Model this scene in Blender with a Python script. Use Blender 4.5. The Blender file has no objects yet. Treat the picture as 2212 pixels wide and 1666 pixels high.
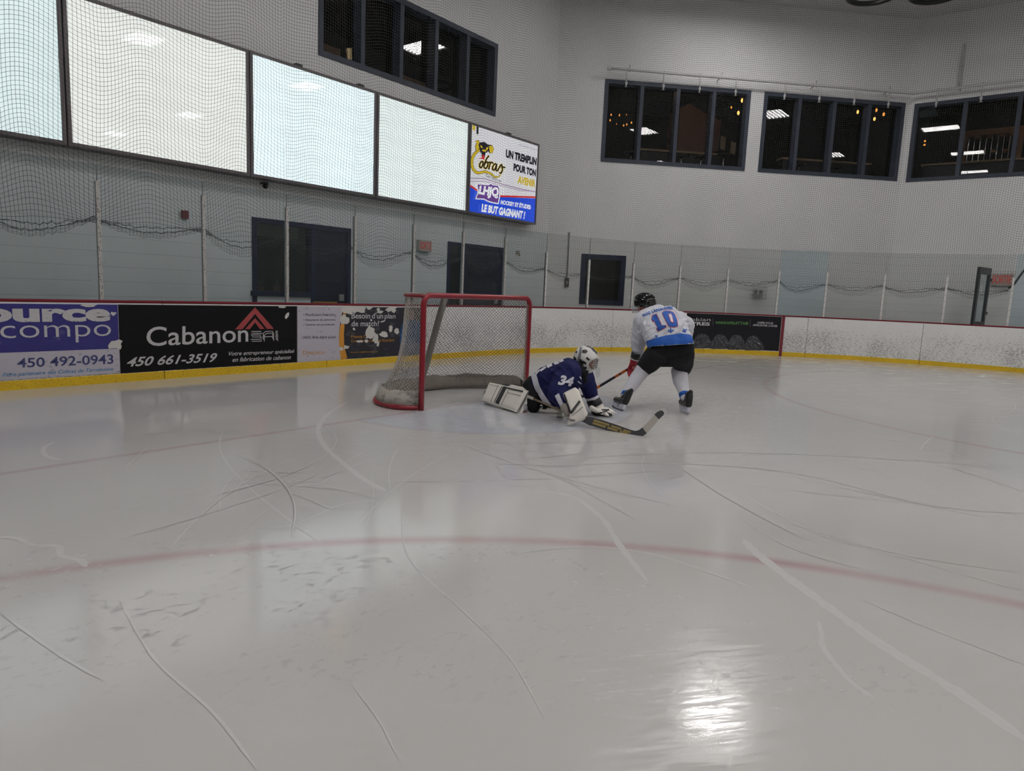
import bpy, bmesh, math, random
import numpy as np
from mathutils import Vector, Matrix
from mathutils.bvhtree import BVHTree
random.seed(7)
SC = bpy.context.scene
COL = SC.collection
PI = math.pi

# ------------------------------------------------------------------ camera, world, exposure
FPX = 1479.08                                  # focal length in pixels of the 2212 px wide frame
PITCH, ROLL, YAW = 0.138147, 0.042970, 0.904085
CPOS = Vector((-6.15263, -5.35214, 1.34820))   # metres; origin = middle of the goal line, X along it, Y behind the goal
_fw = Vector((math.sin(YAW)*math.cos(PITCH), math.cos(YAW)*math.cos(PITCH), -math.sin(PITCH)))
_r0 = Vector((math.cos(YAW), -math.sin(YAW), 0)); _u0 = _r0.cross(_fw)
CR = _r0*math.cos(ROLL) + _u0*math.sin(ROLL)
CU = -_r0*math.sin(ROLL) + _u0*math.cos(ROLL)
CF = _fw
cam = bpy.data.cameras.new('camera'); camo = bpy.data.objects.new('camera', cam); COL.objects.link(camo)
cam.sensor_fit = 'HORIZONTAL'; cam.sensor_width = 36.0; cam.lens = 36.0*FPX/2212.0
cam.clip_start = 0.05; cam.clip_end = 300
camo.matrix_world = Matrix(((CR.x, CU.x, -CF.x, CPOS.x), (CR.y, CU.y, -CF.y, CPOS.y), (CR.z, CU.z, -CF.z, CPOS.z), (0, 0, 0, 1)))
SC.camera = camo
w = bpy.data.worlds.new('world'); SC.world = w; w.use_nodes = True
w.node_tree.nodes['Background'].inputs[0].default_value = (0.6, 0.65, 0.7, 1)
w.node_tree.nodes['Background'].inputs[1].default_value = 0.02
SC.view_settings.view_transform = 'Standard'; SC.view_settings.look = 'None'
SC.view_settings.gamma = 1.0; SC.view_settings.use_curve_mapping = False
SC.view_settings.exposure = 0.0
SC.cycles.max_bounces = 6; SC.cycles.diffuse_bounces = 3; SC.cycles.glossy_bounces = 3; SC.cycles.transparent_max_bounces = 16
TUBE_GLOW = 48.5                               # radiance of the ceiling lamps' tubes

def at(x, y, d):
    """point seen at photo pixel (x, y), d metres deep along the viewing axis (used to read sizes and places off the photo)"""
    return CPOS + CF*d + CR*((x-1106.0)/FPX*d) - CU*((y-833.0)/FPX*d)
def on_ice(x, y, z=0.0):
    d = CF + CR*((x-1106.0)/FPX) - CU*((y-833.0)/FPX)
    return CPOS + d*((z-CPOS.z)/d.z)

# ------------------------------------------------------------------ node helpers
class X:
    """wraps a float socket so that shader maths reads like maths"""
    def __init__(s, nt, k): s.nt, s.k = nt, k
    def _op(s, op, *a):
        n = s.nt.nodes.new('ShaderNodeMath'); n.operation = op
        for i, v in enumerate((s,)+a):
            if isinstance(v, X): s.nt.links.new(v.k, n.inputs[i])
            else: n.inputs[i].default_value = v
        return X(s.nt, n.outputs[0])
    def __add__(s, o): return s._op('ADD', o)
    __radd__ = __add__
    def __sub__(s, o): return s._op('SUBTRACT', o)
    def __rsub__(s, o): return (s*-1.0)+o
    def __mul__(s, o): return s._op('MULTIPLY', o)
    __rmul__ = __mul__
    def __truediv__(s, o): return s._op('DIVIDE', o)
    def abs(s): return s._op('ABSOLUTE')
    def sqrt(s): return s._op('SQRT')
    def max(s, o): return s._op('MAXIMUM', o)
    def min(s, o): return s._op('MINIMUM', o)
    def gt(s, o): return s._op('GREATER_THAN', o)
    def lt(s, o): return s._op('LESS_THAN', o)
    def pow(s, o): return s._op('POWER', o)
    def step(s, a, b):                         # 0 below a, 1 above b
        n = s.nt.nodes.new('ShaderNodeMapRange'); n.interpolation_type = 'SMOOTHSTEP'
        s.nt.links.new(s.k, n.inputs[0]); n.inputs[1].default_value = min(a, b); n.inputs[2].default_value = max(a, b)
        n.inputs[3].default_value = 0.0 if a < b else 1.0; n.inputs[4].default_value = 1.0 if a < b else 0.0
        return X(s.nt, n.outputs[0])
def coords(nt, kind='Object'):
    tc = nt.nodes.new('ShaderNodeTexCoord')
    if kind == 'Position':
        g = nt.nodes.new('ShaderNodeNewGeometry'); return g.outputs['Position']
    return tc.outputs[kind]
def split(nt, v):
    n = nt.nodes.new('ShaderNodeSeparateXYZ'); nt.links.new(v, n.inputs[0])
    return [X(nt, n.outputs[i]) for i in range(3)]
def vscale(nt, v, s, rot=(0, 0, 0), loc=(0, 0, 0)):
    n = nt.nodes.new('ShaderNodeMapping'); nt.links.new(v, n.inputs[0])
    n.inputs['Scale'].default_value = s; n.inputs['Rotation'].default_value = rot; n.inputs['Location'].default_value = loc
    return n.outputs[0]
def comb(nt, a, b):
    n = nt.nodes.new('ShaderNodeCombineXYZ'); nt.links.new(a.k, n.inputs[0]); nt.links.new(b.k, n.inputs[1]); return n.outputs[0]
def noise(nt, v, scale, detail=4, rough=0.55, dist=0.0):
    n = nt.nodes.new('ShaderNodeTexNoise'); nt.links.new(v, n.inputs['Vector'])
    n.inputs['Scale'].default_value = scale; n.inputs['Detail'].default_value = detail
    n.inputs['Roughness'].default_value = rough; n.inputs['Distortion'].default_value = dist
    return X(nt, n.outputs['Fac'])
def voro(nt, v, scale, feature='F1', rnd=1.0):
    n = nt.nodes.new('ShaderNodeTexVoronoi'); nt.links.new(v, n.inputs['Vector']); n.feature = feature
    n.inputs['Scale'].default_value = scale; n.inputs['Randomness'].default_value = rnd
    return X(nt, n.outputs['Distance'])
def mixc(nt, fac, a, b):
    n = nt.nodes.new('ShaderNodeMix'); n.data_type = 'RGBA'
    def put(v, sk):
        if isinstance(v, X): nt.links.new(v.k, sk)
        elif isinstance(v, (tuple, list)): sk.default_value = (*v[:3], 1)
        elif isinstance(v, (int, float)): sk.default_value = v
        else: nt.links.new(v, sk)
    put(fac, n.inputs[0]); put(a, n.inputs[6]); put(b, n.inputs[7])
    return n.outputs[2]
def new_mat(name):
    m = bpy.data.materials.new(name); m.use_nodes = True
    nt = m.node_tree; p = nt.nodes['Principled BSDF']
    return m, nt, p
def bump(nt, p, h, strength=0.3, dist=0.01):
    n = nt.nodes.new('ShaderNodeBump'); n.inputs['Strength'].default_value = strength; n.inputs['Distance'].default_value = dist
    nt.links.new(h.k, n.inputs['Height']); nt.links.new(n.outputs[0], p.inputs['Normal'])
def sr(r, g, b):                               # sRGB 0-255 -> linear
    f = lambda c: (c/255.0/12.92) if c <= 10 else ((c/255.0+0.055)/1.055)**2.4
    return (f(r), f(g), f(b))
def mat(name, col, rough=0.55, metal=0.0, spec=0.5, emit=0.0, emitcol=None, dirt=0.0, dirtcol=(0.05, 0.045, 0.04), dscale=9.0, bmp=0.0, bscale=60.0):
    m, nt, p = new_mat(name)
    p.inputs['Base Color'].default_value = (*col, 1); p.inputs['Roughness'].default_value = rough
    p.inputs['Metallic'].default_value = metal; p.inputs['Specular IOR Level'].default_value = spec
    if emit:
        p.inputs['Emission Color'].default_value = (*(emitcol or col), 1); p.inputs['Emission Strength'].default_value = emit
    v = coords(nt)
    n = noise(nt, v, dscale, 6, 0.65)
    if dirt:
        nt.links.new(mixc(nt, n.step(0.52, 0.78)*dirt, col, dirtcol), p.inputs['Base Color'])
    else:
        nt.links.new(mixc(nt, n, tuple(c*0.93 for c in col), tuple(min(1, c*1.05) for c in col)), p.inputs['Base Color'])
    if bmp: bump(nt, p, noise(nt, v, bscale, 5, 0.6), bmp, 0.01)
    return m
def glass_mat(name, tint, haze=0.03, hazecol=(0.6, 0.65, 0.65), marks=0.0, ior=1.5, rough=0.01):
    m, nt, p = new_mat(name); nt.nodes.remove(p)
    out = nt.nodes['Material Output']
    tr = nt.nodes.new('ShaderNodeBsdfTransparent'); tr.inputs[0].default_value = (*tint, 1)
    di = nt.nodes.new('ShaderNodeBsdfDiffuse'); di.inputs[0].default_value = (*hazecol, 1)
    gl = nt.nodes.new('ShaderNodeBsdfGlossy'); gl.inputs['Roughness'].default_value = rough
    fr = nt.nodes.new('ShaderNodeFresnel'); ge = nt.nodes.new('ShaderNodeNewGeometry')   # thin sheet: same reflectance on both faces
    nt.links.new((X(nt, ge.outputs['Backfacing'])*(1/ior-ior)+ior).k, fr.inputs[0])
    def mx(f, a, b):
        n = nt.nodes.new('ShaderNodeMixShader')
        if isinstance(f, X): nt.links.new(f.k, n.inputs[0])
        elif isinstance(f, float): n.inputs[0].default_value = f
        else: nt.links.new(f, n.inputs[0])
        nt.links.new(a, n.inputs[1]); nt.links.new(b, n.inputs[2]); return n.outputs[0]
    v = coords(nt, 'Position')
    s = mx(haze, tr.outputs[0], di.outputs[0])
    if marks:
        dk = nt.nodes.new('ShaderNodeBsdfDiffuse'); dk.inputs[0].default_value = (0.03, 0.03, 0.03, 1)
        sp = noise(nt, vscale(nt, v, (1, 1, 1.6)), 34, 3, 0.6).step(0.735, 0.76)*noise(nt, v, 1.1, 2).step(0.42, 0.6)*marks
        s = mx(sp, s, dk.outputs[0])
    s = mx(fr.outputs[0], s, gl.outputs[0])
    nt.links.new(s, out.inputs[0])
    return m

# ------------------------------------------------------------------ mesh helpers
class MB:
    """collects shapes into ONE mesh object"""
    def __init__(s): s.v, s.f, s.mi, s.cur = [], [], [], 0
    def add(s, vs, fs):
        o = len(s.v); s.v += [tuple(q) for q in vs]
        for f in fs: s.f.append(tuple(i+o for i in f)); s.mi.append(s.cur)
        return s
    def box(s, x0, x1, y0, y1, z0, z1, M=None):
        vs = [Vector(q) for q in ((x0, y0, z0), (x1, y0, z0), (x1, y1, z0), (x0, y1, z0), (x0, y0, z1), (x1, y0, z1), (x1, y1, z1), (x0, y1, z1))]
        if M: vs = [M @ q for q in vs]
        return s.add(vs, [(0, 3, 2, 1), (4, 5, 6, 7), (0, 1, 5, 4), (1, 2, 6, 5), (2, 3, 7, 6), (3, 0, 4, 7)])
    def tube(s, pts, r, n=8, closed=False, caps=True):
        pts = [Vector(q) for q in pts]; N = len(pts)
        rs = r if isinstance(r, (list, tuple)) else [r]*N
        up = None; rings = []
        for i, q in enumerate(pts):
            if closed: t = pts[(i+1) % N]-pts[i-1]
            else: t = pts[min(i+1, N-1)]-pts[max(i-1, 0)]
            t.normalize()
            if up is None:
                up = Vector((0, 0, 1)) if abs(t.z) < 0.9 else Vector((1, 0, 0))
            up = (up - t*up.dot(t)); up.normalize(); b = t.cross(up)
            rings.append([q+(up*math.cos(2*PI*k/n)+b*math.sin(2*PI*k/n))*rs[i] for k in range(n)])
        vs = [q for rg in rings for q in rg]; fs = []
        for i in range(N if closed else N-1):
            j = (i+1) % N
            for k in range(n):
                fs.append((i*n+k, i*n+(k+1) % n, j*n+(k+1) % n, j*n+k))
        if caps and not closed:
            fs.append(tuple(range(n-1, -1, -1))); fs.append(tuple((N-1)*n+k for k in range(n)))
        return s.add(vs, fs)
    def prism(s, poly, fn, d0, d1):
        """2D outline -> solid; fn(u, v, w) gives the 3D point"""
        n = len(poly)
        vs = [fn(u, v, d0) for u, v in poly]+[fn(u, v, d1) for u, v in poly]
        fs = [tuple(range(n)), tuple(range(2*n-1, n-1, -1))]
        fs += [(i, i+n, (i+1) % n+n, (i+1) % n) for i in range(n)]
        return s.add(vs, fs)
    def lathe(s, prof, n=16, M=None):
        vs = []; fs = []
        for r, z in prof:
            for k in range(n):
                q = Vector((r*math.cos(2*PI*k/n), r*math.sin(2*PI*k/n), z)); vs.append(M @ q if M else q)
        for i in range(len(prof)-1):
            for k in range(n): fs.append((i*n+k, i*n+(k+1) % n, (i+1)*n+(k+1) % n, (i+1)*n+k))
        fs.append(tuple(range(n-1, -1, -1))); fs.append(tuple((len(prof)-1)*n+k for k in range(n)))
        return s.add(vs, fs)
    def ball(s, c, r, n=12, M=None):
        c = Vector(c); rx, ry, rz = r if isinstance(r, (tuple, list)) else (r, r, r)
        A = Matrix.Translation(c) @ (M.to_4x4() if M else Matrix()) @ Matrix.Diagonal((rx, ry, rz, 1))
        return s.lathe([(max(1e-3, math.sin(PI*i/n)), -math.cos(PI*i/n)) for i in range(n+1)], 2*n, A)
    def capsule(s, p, r, q, r2=None, n=12):
        p, q = Vector(p), Vector(q); r2 = r if r2 is None else r2
        ax = q-p; L = max(ax.length, 1e-4); M = Matrix.Translation(p) @ ax.to_track_quat('Z', 'Y').to_matrix().to_4x4()
        prof = [(max(1e-3, r*math.sin(PI/2*i/6)), -r*math.cos(PI/2*i/6)) for i in range(7)]
        prof += [(max(1e-3, r2*math.cos(PI/2*i/6)), L+r2*math.sin(PI/2*i/6)) for i in range(7)]
        return s.lathe(prof, 2*n, M)
    def build(s, name, m, parent=None, smooth=False, uv=None):
        me = bpy.data.meshes.new(name); me.from_pydata(s.v, [], s.f); me.update()
        ms = m if isinstance(m, (list, tuple)) else [m]
        for k in ms: me.materials.append(k)
        if len(ms) > 1: me.polygons.foreach_set('material_index', s.mi)
        if smooth: me.polygons.foreach_set('use_smooth', [True]*len(me.polygons))
        if uv:
            l = me.uv_layers.new(name='UVMap')
            vi = [0]*len(me.loops); me.loops.foreach_get('vertex_index', vi)
            l.data.foreach_set('uv', [c for i in vi for c in uv[i]])
        o = bpy.data.objects.new(name, me); COL.objects.link(o)
        if parent is not None: parent_to(o, parent)
        return o
def parent_to(o, p):
    o.parent = p
    if p.type == 'EMPTY' or p.matrix_world != Matrix(): o.matrix_parent_inverse = root_matrix(p).inverted()
def root_matrix(p):
    m = Matrix.LocRotScale(p.location, p.rotation_euler, p.scale)
    if p.parent: m = root_matrix(p.parent) @ p.matrix_parent_inverse @ m
    return m
def tag(o, label=None, cat=None, group=None, kind=None):
    if label: o['label'] = label
    if cat: o['category'] = cat
    if group: o['group'] = group
    if kind: o['kind'] = kind
    return o
def empty(name, loc, label=None, cat=None, group=None, kind=None):
    o = bpy.data.objects.new(name, None); COL.objects.link(o); o.location = loc; o.empty_display_size = 0.1
    return tag(o, label, cat, group, kind)
def copy_tree(o, parent=None):
    c = o.copy(); COL.objects.link(c)
    if parent is not None: c.parent = parent
    for ch in o.children: copy_tree(ch, c)
    return c
ORD = 'first second third fourth fifth sixth seventh eighth ninth tenth eleventh twelfth thirteenth fourteenth fifteenth sixteenth seventeenth eighteenth nineteenth twentieth twenty-first twenty-second'.split()

_txt_cache = {}
def text2d(body, bold=0.0, shear=0.0, spacing=1.0, res=4):
    """outline of a line of lettering, scaled to the unit square: (verts, faces, aspect)"""
    key = (body, bold, shear, spacing, res)
    if key in _txt_cache: return _txt_cache[key]
    cu = bpy.data.curves.new('t', 'FONT'); cu.body = body; cu.offset = bold; cu.shear = shear; cu.resolution_u = res
    cu.space_character = spacing
    o = bpy.data.objects.new('t', cu); COL.objects.link(o)
    dg = bpy.context.evaluated_depsgraph_get(); me = bpy.data.meshes.new_from_object(o.evaluated_get(dg))
    vs = [(q.co.x, q.co.y) for q in me.vertices]; fs = [tuple(p.vertices) for p in me.polygons]
    bpy.data.objects.remove(o); bpy.data.curves.remove(cu); bpy.data.meshes.remove(me)
    xs = [q[0] for q in vs]; ys = [q[1] for q in vs]; x0, x1, y0, y1 = min(xs), max(xs), min(ys), max(ys)
    vs = [((a-x0)/(x1-x0), (b-y0)/(y1-y0)) for a, b in vs]
    _txt_cache[key] = (vs, fs, (x1-x0)/(y1-y0)); return _txt_cache[key]
def fill2d(poly):
    """triangulated polygon outline (any simple outline)"""
    bm = bmesh.new(); vs = [bm.verts.new((a, b, 0)) for a, b in poly]; f = bm.faces.new(vs); bm.normal_update()
    bmesh.ops.triangulate(bm, faces=[f], ngon_method='EAR_CLIP'); bm.verts.index_update()
    r = ([(q.co.x, q.co.y) for q in bm.verts], [tuple(q.index for q in f.verts) for f in bm.faces]); bm.free(); return r
def blob2d(cx, cy, rx, ry, rot=0.0, seed=0, n=14, jag=0.25):
    rg = random.Random(seed); o = []
    for i in range(n):
        a = 2*PI*i/n; k = 1+rg.uniform(-jag, jag)
        x, y = rx*k*math.cos(a), ry*k*math.sin(a)
        o.append((cx+x*math.cos(rot)-y*math.sin(rot), cy+x*math.sin(rot)+y*math.cos(rot)))
    return o
def band2d(pts, w):
    """thick polyline as an outline; w may be a list"""
    P = [Vector(q) for q in pts]; n = len(P); W = w if isinstance(w, (list, tuple)) else [w]*n; a = []; b = []
    for i in range(n):
        t = P[min(i+1, n-1)]-P[max(i-1, 0)]; t.normalize(); nn = Vector((-t.y, t.x))
        a.append(tuple(P[i]+nn*W[i]/2)); b.append(tuple(P[i]-nn*W[i]/2))
    return a+b[::-1]
class Decal:
    """flat printed shapes in (u, v), later laid on a surface"""
    def __init__(s): s.v, s.f = [], []
    def put(s, vs, fs):
        o = len(s.v); s.v += list(vs); s.f += [tuple(i+o for i in f) for f in fs]; return s
    def text(s, body, u0, u1, v0, v1, bold=0.0, shear=0.0, slope=0.0, spacing=1.0):
        vs, fs, _ = text2d(body, bold, shear, spacing)
        return s.put([(u0+a*(u1-u0), v0+b*(v1-v0)+slope*a*(u1-u0)) for a, b in vs], fs)
    def poly(s, pts): return s.put(*fill2d(pts))
    def ribbon(s, o):
        n = len(o)//2; return s.put([tuple(q) for q in o], [(i, i+1, 2*n-2-i, 2*n-1-i) for i in range(n-1)])
    def quadtext(s, body, bl, br, tr, tl, bold=0.0, shear=0.0, spacing=1.0):
        vs, fs, _ = text2d(body, bold, shear, spacing)
        bl, br, tr, tl = map(Vector, (bl, br, tr, tl))
        return s.put([tuple((bl*(1-a)+br*a)*(1-b)+(tl*(1-a)+tr*a)*b) for a, b in vs], fs)
    def rect(s, u0, u1, v0, v1): return s.put([(u0, v0), (u1, v0), (u1, v1), (u0, v1)], [(0, 1, 2, 3)])
    def lay(s, name, m, fn, off, parent):
        """fn(u, v, w) -> point"""
        return MB().add([fn(a, b, off) for a, b in s.v], s.f).build(name, m, parent)
    def fine(s, maxlen):
        bm = bmesh.new(); vs = [bm.verts.new((a, b, 0)) for a, b in s.v]
        for f in s.f:
            try: bm.faces.new([vs[i] for i in f])
            except ValueError: pass
        for _ in range(5):
            es = [e for e in bm.edges if e.calc_length() > maxlen]
            if not es: break
            bmesh.ops.subdivide_edges(bm, edges=es, cuts=1)
            bmesh.ops.triangulate(bm, faces=bm.faces[:])
        bm.verts.index_update()
        s.v = [(q.co.x, q.co.y) for q in bm.verts]; s.f = [tuple(q.index for q in f.verts) for f in bm.faces]; bm.free(); return s
# ------------------------------------------------------------------ materials of the place
M_WALL, nt, p = new_mat('painted block wall')
_P = coords(nt, 'Position'); _x, _y, _z = split(nt, _P)
_n = noise(nt, _P, 0.7, 4); _s = noise(nt, _P, 11.0, 6, 0.7)
_c = mixc(nt, _n.step(0.3, 0.75), (0.79, 0.79, 0.79), (0.85, 0.85, 0.85))
_c = mixc(nt, _s.step(0.68, 0.80)*0.10*_z.lt(3.0), _c, (0.35, 0.35, 0.34))
_fr = _z*(1/0.2045); _m = _fr._op('FRACT'); _joint = (_m-0.5).abs().step(0.455, 0.485)*_z.lt(2.86)
_k = (_fr._op('FLOOR')*0.5)._op('FRACT'); _along = (_x-_y)*(1/0.41)+_k
_vj = (_along._op('FRACT')-0.5).abs().step(0.476, 0.49)*_z.lt(2.86)
_c = mixc(nt, _joint*0.40, _c, (0.52, 0.53, 0.53)); _c = mixc(nt, _vj*0.05, _c, (0.5, 0.5, 0.5))
nt.links.new(_c, p.inputs['Base Color']); p.inputs['Roughness'].default_value = 0.62
bump(nt, p, (_joint.max(_vj*0.2))*-1.0, 0.35, 0.004)
M_CEIL = mat('white ceiling sheet', (0.62, 0.62, 0.61), 0.7, bmp=0.25, bscale=3.0)
M_PLAIN = mat('plain arena wall', (0.38, 0.38, 0.38), 0.7)
M_FLOOR2 = mat('dark rubber walkway', (0.05, 0.05, 0.055), 0.8)
M_FRAME = mat('slate window frame', sr(60, 66, 80), 0.5, spec=0.25)
M_NAVY = mat('navy painted steel', sr(28, 34, 64), 0.5, spec=0.2, bmp=0.05)
M_NAVYD = mat('dark navy door face', sr(22, 26, 52), 0.5, spec=0.2)
M_ALU = mat('scuffed aluminium', (0.42, 0.41, 0.40), 0.42, metal=0.55, dirt=0.5, dscale=60)
M_DARKJ = mat('grey joint strip', (0.12, 0.13, 0.13), 0.5)
M_DARK = mat('black plastic', (0.012, 0.012, 0.013), 0.4)
M_RED = mat('red dasher cap', sr(112, 26, 38), 0.5, spec=0.2)
M_WHITEP = mat('white plastic', (0.72, 0.72, 0.71), 0.45)
M_GREYM = mat('grey sign frame', sr(104, 98, 100), 0.5)
M_TINT = glass_mat('clear shield glass', (0.865, 0.900, 0.905), 0.012, (0.55, 0.62, 0.64), marks=0.8, ior=1.27)
M_TINTN = glass_mat('neutral shield glass', (0.915, 0.925, 0.915), 0.012, (0.6, 0.62, 0.6), marks=0.5, ior=1.27)
M_TINTB = glass_mat('bluish shield glass', (0.855, 0.905, 0.92), 0.03, (0.5, 0.62, 0.68), marks=0.5, ior=1.3)
M_PANE = glass_mat('window glass', (0.74, 0.74, 0.74), 0.0, ior=1.33)
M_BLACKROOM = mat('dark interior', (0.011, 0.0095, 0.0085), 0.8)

# ------------------------------------------------------------------ ice
RC, RX, RY, DB = 8.53, 4.42, -4.80, 3.73        # corner radius and centre, distance of the end boards
ARC = RC*PI/2
def path(u, off=0.0):
    """point on the boards, u metres along them from the middle of the end, off metres outwards"""
    s = 1 if u >= 0 else -1; a = abs(u)
    if a <= RX: return (s*a, DB+off)
    if a <= RX+ARC:
        t = PI/2-(a-RX)/RC; return (s*(RX+(RC+off)*math.cos(t)), RY+(RC+off)*math.sin(t))
    return (s*(RX+RC+off), RY-(a-RX-ARC))
def u_of_angle(deg): return RX+RC*math.radians(90-deg)
M_ICE, nt, p = new_mat('skated ice')
_P = coords(nt, 'Position'); _x, _y, _z = split(nt, _P)
def ringmask(cx, cy, r, wd, soft):
    d = (((_x-cx)*(_x-cx)+(_y-cy)*(_y-cy)).sqrt()-r).abs(); return d.step(wd/2+soft*1.3, wd/2-soft*0.6)
_wob = (noise(nt, _P, 6.0, 3)-0.5)*0.03
_goal = ((_y+_wob).abs().step(0.065, 0.008))*0.75*_x.abs().lt(11.2)
_red = _goal.max(ringmask(-6.7, -6.1, 4.475, 0.055, 0.05)).max(ringmask(6.7, -6.3, 4.83, 0.05, 0.05)*0.6)
_fade = noise(nt, _P, 1.3, 5, 0.6).step(0.25, 0.75)*0.3+0.26
_rr = (_x*_x+_y*_y).sqrt()
_cr = _rr.step(1.86, 1.80)*_y.lt(0.0)
_crl = (_rr-1.83).abs().step(0.045, 0.015)*_y.lt(0.0)
_snowR = (((_x-0.35)*(_x-0.35)*0.5+(_y+1.1)*(_y+1.1)*0.8).sqrt()).step(3.3, 0.5)
_st = noise(nt, vscale(nt, _P, (1.4, 7.0, 1), (0, 0, 0.55)), 3.2, 5, 0.72, 0.4)
_st2 = noise(nt, vscale(nt, _P, (7.0, 1.2, 1), (0, 0, 0.2)), 3.0, 5, 0.72, 0.5)
_snow = ((_st*0.6+_st2*0.4).step(0.44, 0.64))*_snowR
_farR = ((_x-6.0)*0.16+(_y+2.0)*0.05).step(-0.5, 0.7)
_aa = _x*0.62-_y*0.78; _bb = _x*0.78+_y*0.62
_streak = noise(nt, comb(nt, _aa*0.75, _bb*4.2), 2.0, 6, 0.76, 0.9).step(0.52, 0.62)*(_farR*0.75+0.16)
_big = noise(nt, _P, 0.33, 4, 0.5)
_base = mixc(nt, _big.step(0.3, 0.7), (0.615, 0.608, 0.594), (0.655, 0.640, 0.622))
_base = mixc(nt, _cr*(noise(nt, _P, 2.2, 5, 0.65).step(0.3, 0.7)*0.4+0.22), _base, (0.50, 0.56, 0.70))
_base = mixc(nt, (_red*_fade).max(_crl*0.18), _base, (0.46, 0.22, 0.24))
_fine = noise(nt, vscale(nt, _P, (2.0, 26.0, 1), (0, 0, 0.9)), 4.0, 5, 0.7).step(0.60, 0.70)*0.10
_fine2 = noise(nt, vscale(nt, _P, (24.0, 2.0, 1), (0, 0, 0.35)), 4.0, 5, 0.7).step(0.61, 0.70)*0.10
_white = (_snow*0.6).max(_streak*0.4).max(_fine).max(_fine2)
_base = mixc(nt, _white, _base, (0.70, 0.70, 0.70))
_pb = ((_x+4.85)*0.62+(_y+2.55)*0.55); _pbm = _pb.abs().step(0.75, 0.15)*_x.lt(-3.3)
_pit = noise(nt, vscale(nt, _P, (1, 1.5, 1), (0, 0, 0.4)), 17.0, 3, 0.55).step(0.565, 0.61)*noise(nt, _P, 2.4, 2).step(0.42, 0.54)*_pbm
_base = mixc(nt, _pit*0.5, _base, (0.36, 0.36, 0.36))
nt.links.new(_base, p.inputs['Base Color'])
_ro = noise(nt, _P, 1.1, 4)*0.03+0.03+_white*0.40+_pit*0.35
_scp = ((_x+4.0)*(_x+4.0)+(_y+4.5)*(_y+4.5)).sqrt().step(1.15, 0.3)
_scr = noise(nt, comb(nt, _aa*2.2+_bb*0.5, _bb*26.0-_aa*6.0), 1.6, 5, 0.75, 0.4).step(0.40, 0.60)*_scp
_ro = _ro+_scr*0.22
_ro = _ro+((_x-1.5)*0.05).max(0.0).min(0.10)
nt.links.new(_ro.k, p.inputs['Roughness'])
p.inputs['IOR'].default_value = 1.46; p.inputs['Specular IOR Level'].default_value = 0.5
_h = noise(nt, vscale(nt, _P, (7, 70, 1), (0, 0, 0.6)), 2.2, 4, 0.6)*0.5+noise(nt, vscale(nt, _P, (70, 8, 1), (0, 0, 0.1)), 2.0, 4, 0.6)*0.5
bump(nt, p, _h, 0.05, 0.006)
_us = [-17.82-24]+[-17.82+ARC*i/40 for i in range(41)]+[ARC*0+RX+ARC*i/40 for i in range(41)]+[17.82+24]
ice = MB(); _pts = [path(u, 0.03) for u in _us]
ice.prism(_pts, lambda a, b, c: (a, b, c), -0.04, 0.0)
tag(ice.build('floor', M_ICE), 'white skated ice sheet with faded red lines', kind='structure')
_g = MB().box(-30, 30, -60, 30, -0.30, -0.05)
tag(_g.build('floor_walkway', M_FLOOR2), kind='structure')

# skate trails pressed in the ice
M_TRAIL, nt, p = new_mat('frosty skate trail'); _P = coords(nt, 'Position')
nt.links.new(mixc(nt, noise(nt, _P, 30.0, 3, 0.6), (0.655, 0.645, 0.63), (0.735, 0.725, 0.712)), p.inputs['Base Color'])
p.inputs['Roughness'].default_value = 0.22; p.inputs['IOR'].default_value = 1.46
def smooth_line(P, n=10):
    P = [Vector(q) for q in P]; out = []
    for i in range(len(P)-1):
        a, b, c, d = P[max(i-1, 0)], P[i], P[i+1], P[min(i+2, len(P)-1)]
        for k in range(n):
            t = k/n; out.append(0.5*((2*b)+(c-a)*t+(2*a-5*b+4*c-d)*t*t+(3*b-a-3*c+d)*t**3))
    return out+[P[-1]]
trails = MB(); _rg = random.Random(3)
def trail(P, wd, z=0.0012, jit=0.25):
    L = smooth_line(P); n = len(L); W = []
    for i in range(n):
        e = min(1.0, i/4, (n-1-i)/4); W.append(max(0.001, wd*e*(1+_rg.uniform(-jit, jit))))
    o = band2d([(q.x, q.y) for q in L], W); vs = [(a, b, z) for a, b in o]
    trails.add(vs, [(i, i+1, 2*n-2-i, 2*n-1-i) for i in range(n-1)])
_tz = [0.0006]
def ptrail(px, wd, jit=0.25):
    _tz[0] += 0.00006
    trail([on_ice(*q).to_2d() for q in px], wd, _tz[0], jit)
ptrail([(1606, 1165), (1640, 1200), (1760, 1290), (1900, 1390), (2060, 1490), (2230, 1610)], 0.055)
ptrail([(1180, 1062), (1240, 1075), (1300, 1120), (1340, 1180), (1400, 1258)], 0.035)
ptrail([(752, 868), (712, 892), (688, 925), (700, 962), (740, 1000), (790, 1038), (836, 1062)], 0.045)
ptrail([(482, 930), (474, 962), (490, 1000), (540, 1055), (620, 1120), (700, 1180)], 0.010)
ptrail([(118, 955), (95, 968), (100, 985), (135, 995)], 0.03)
ptrail([(-10, 1160), (40, 1164), (70, 1178), (125, 1180), (132, 1200), (172, 1210), (186, 1226)], 0.030)
ptrail([(1767, 1340), (1775, 1372), (1776, 1395), (1800, 1430), (1840, 1475), (1890, 1510)], 0.022)
ptrail([(590, 1028), (700, 1050), (836, 1082)], 0.012)
ptrail([(566, 1142), (640, 1132), (740, 1090), (830, 1080)], 0.012)
ptrail([(1106, 1197), (1200, 1185), (1300, 1183), (1420, 1200), (1540, 1240), (1630, 1272)], 0.014)
ptrail([(1590, 1060), (1760, 1150), (1990, 1215), (2220, 1280)], 0.016)
ptrail([(1850, 1290), (1990, 1350), (2220, 1440)], 0.012)
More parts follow.
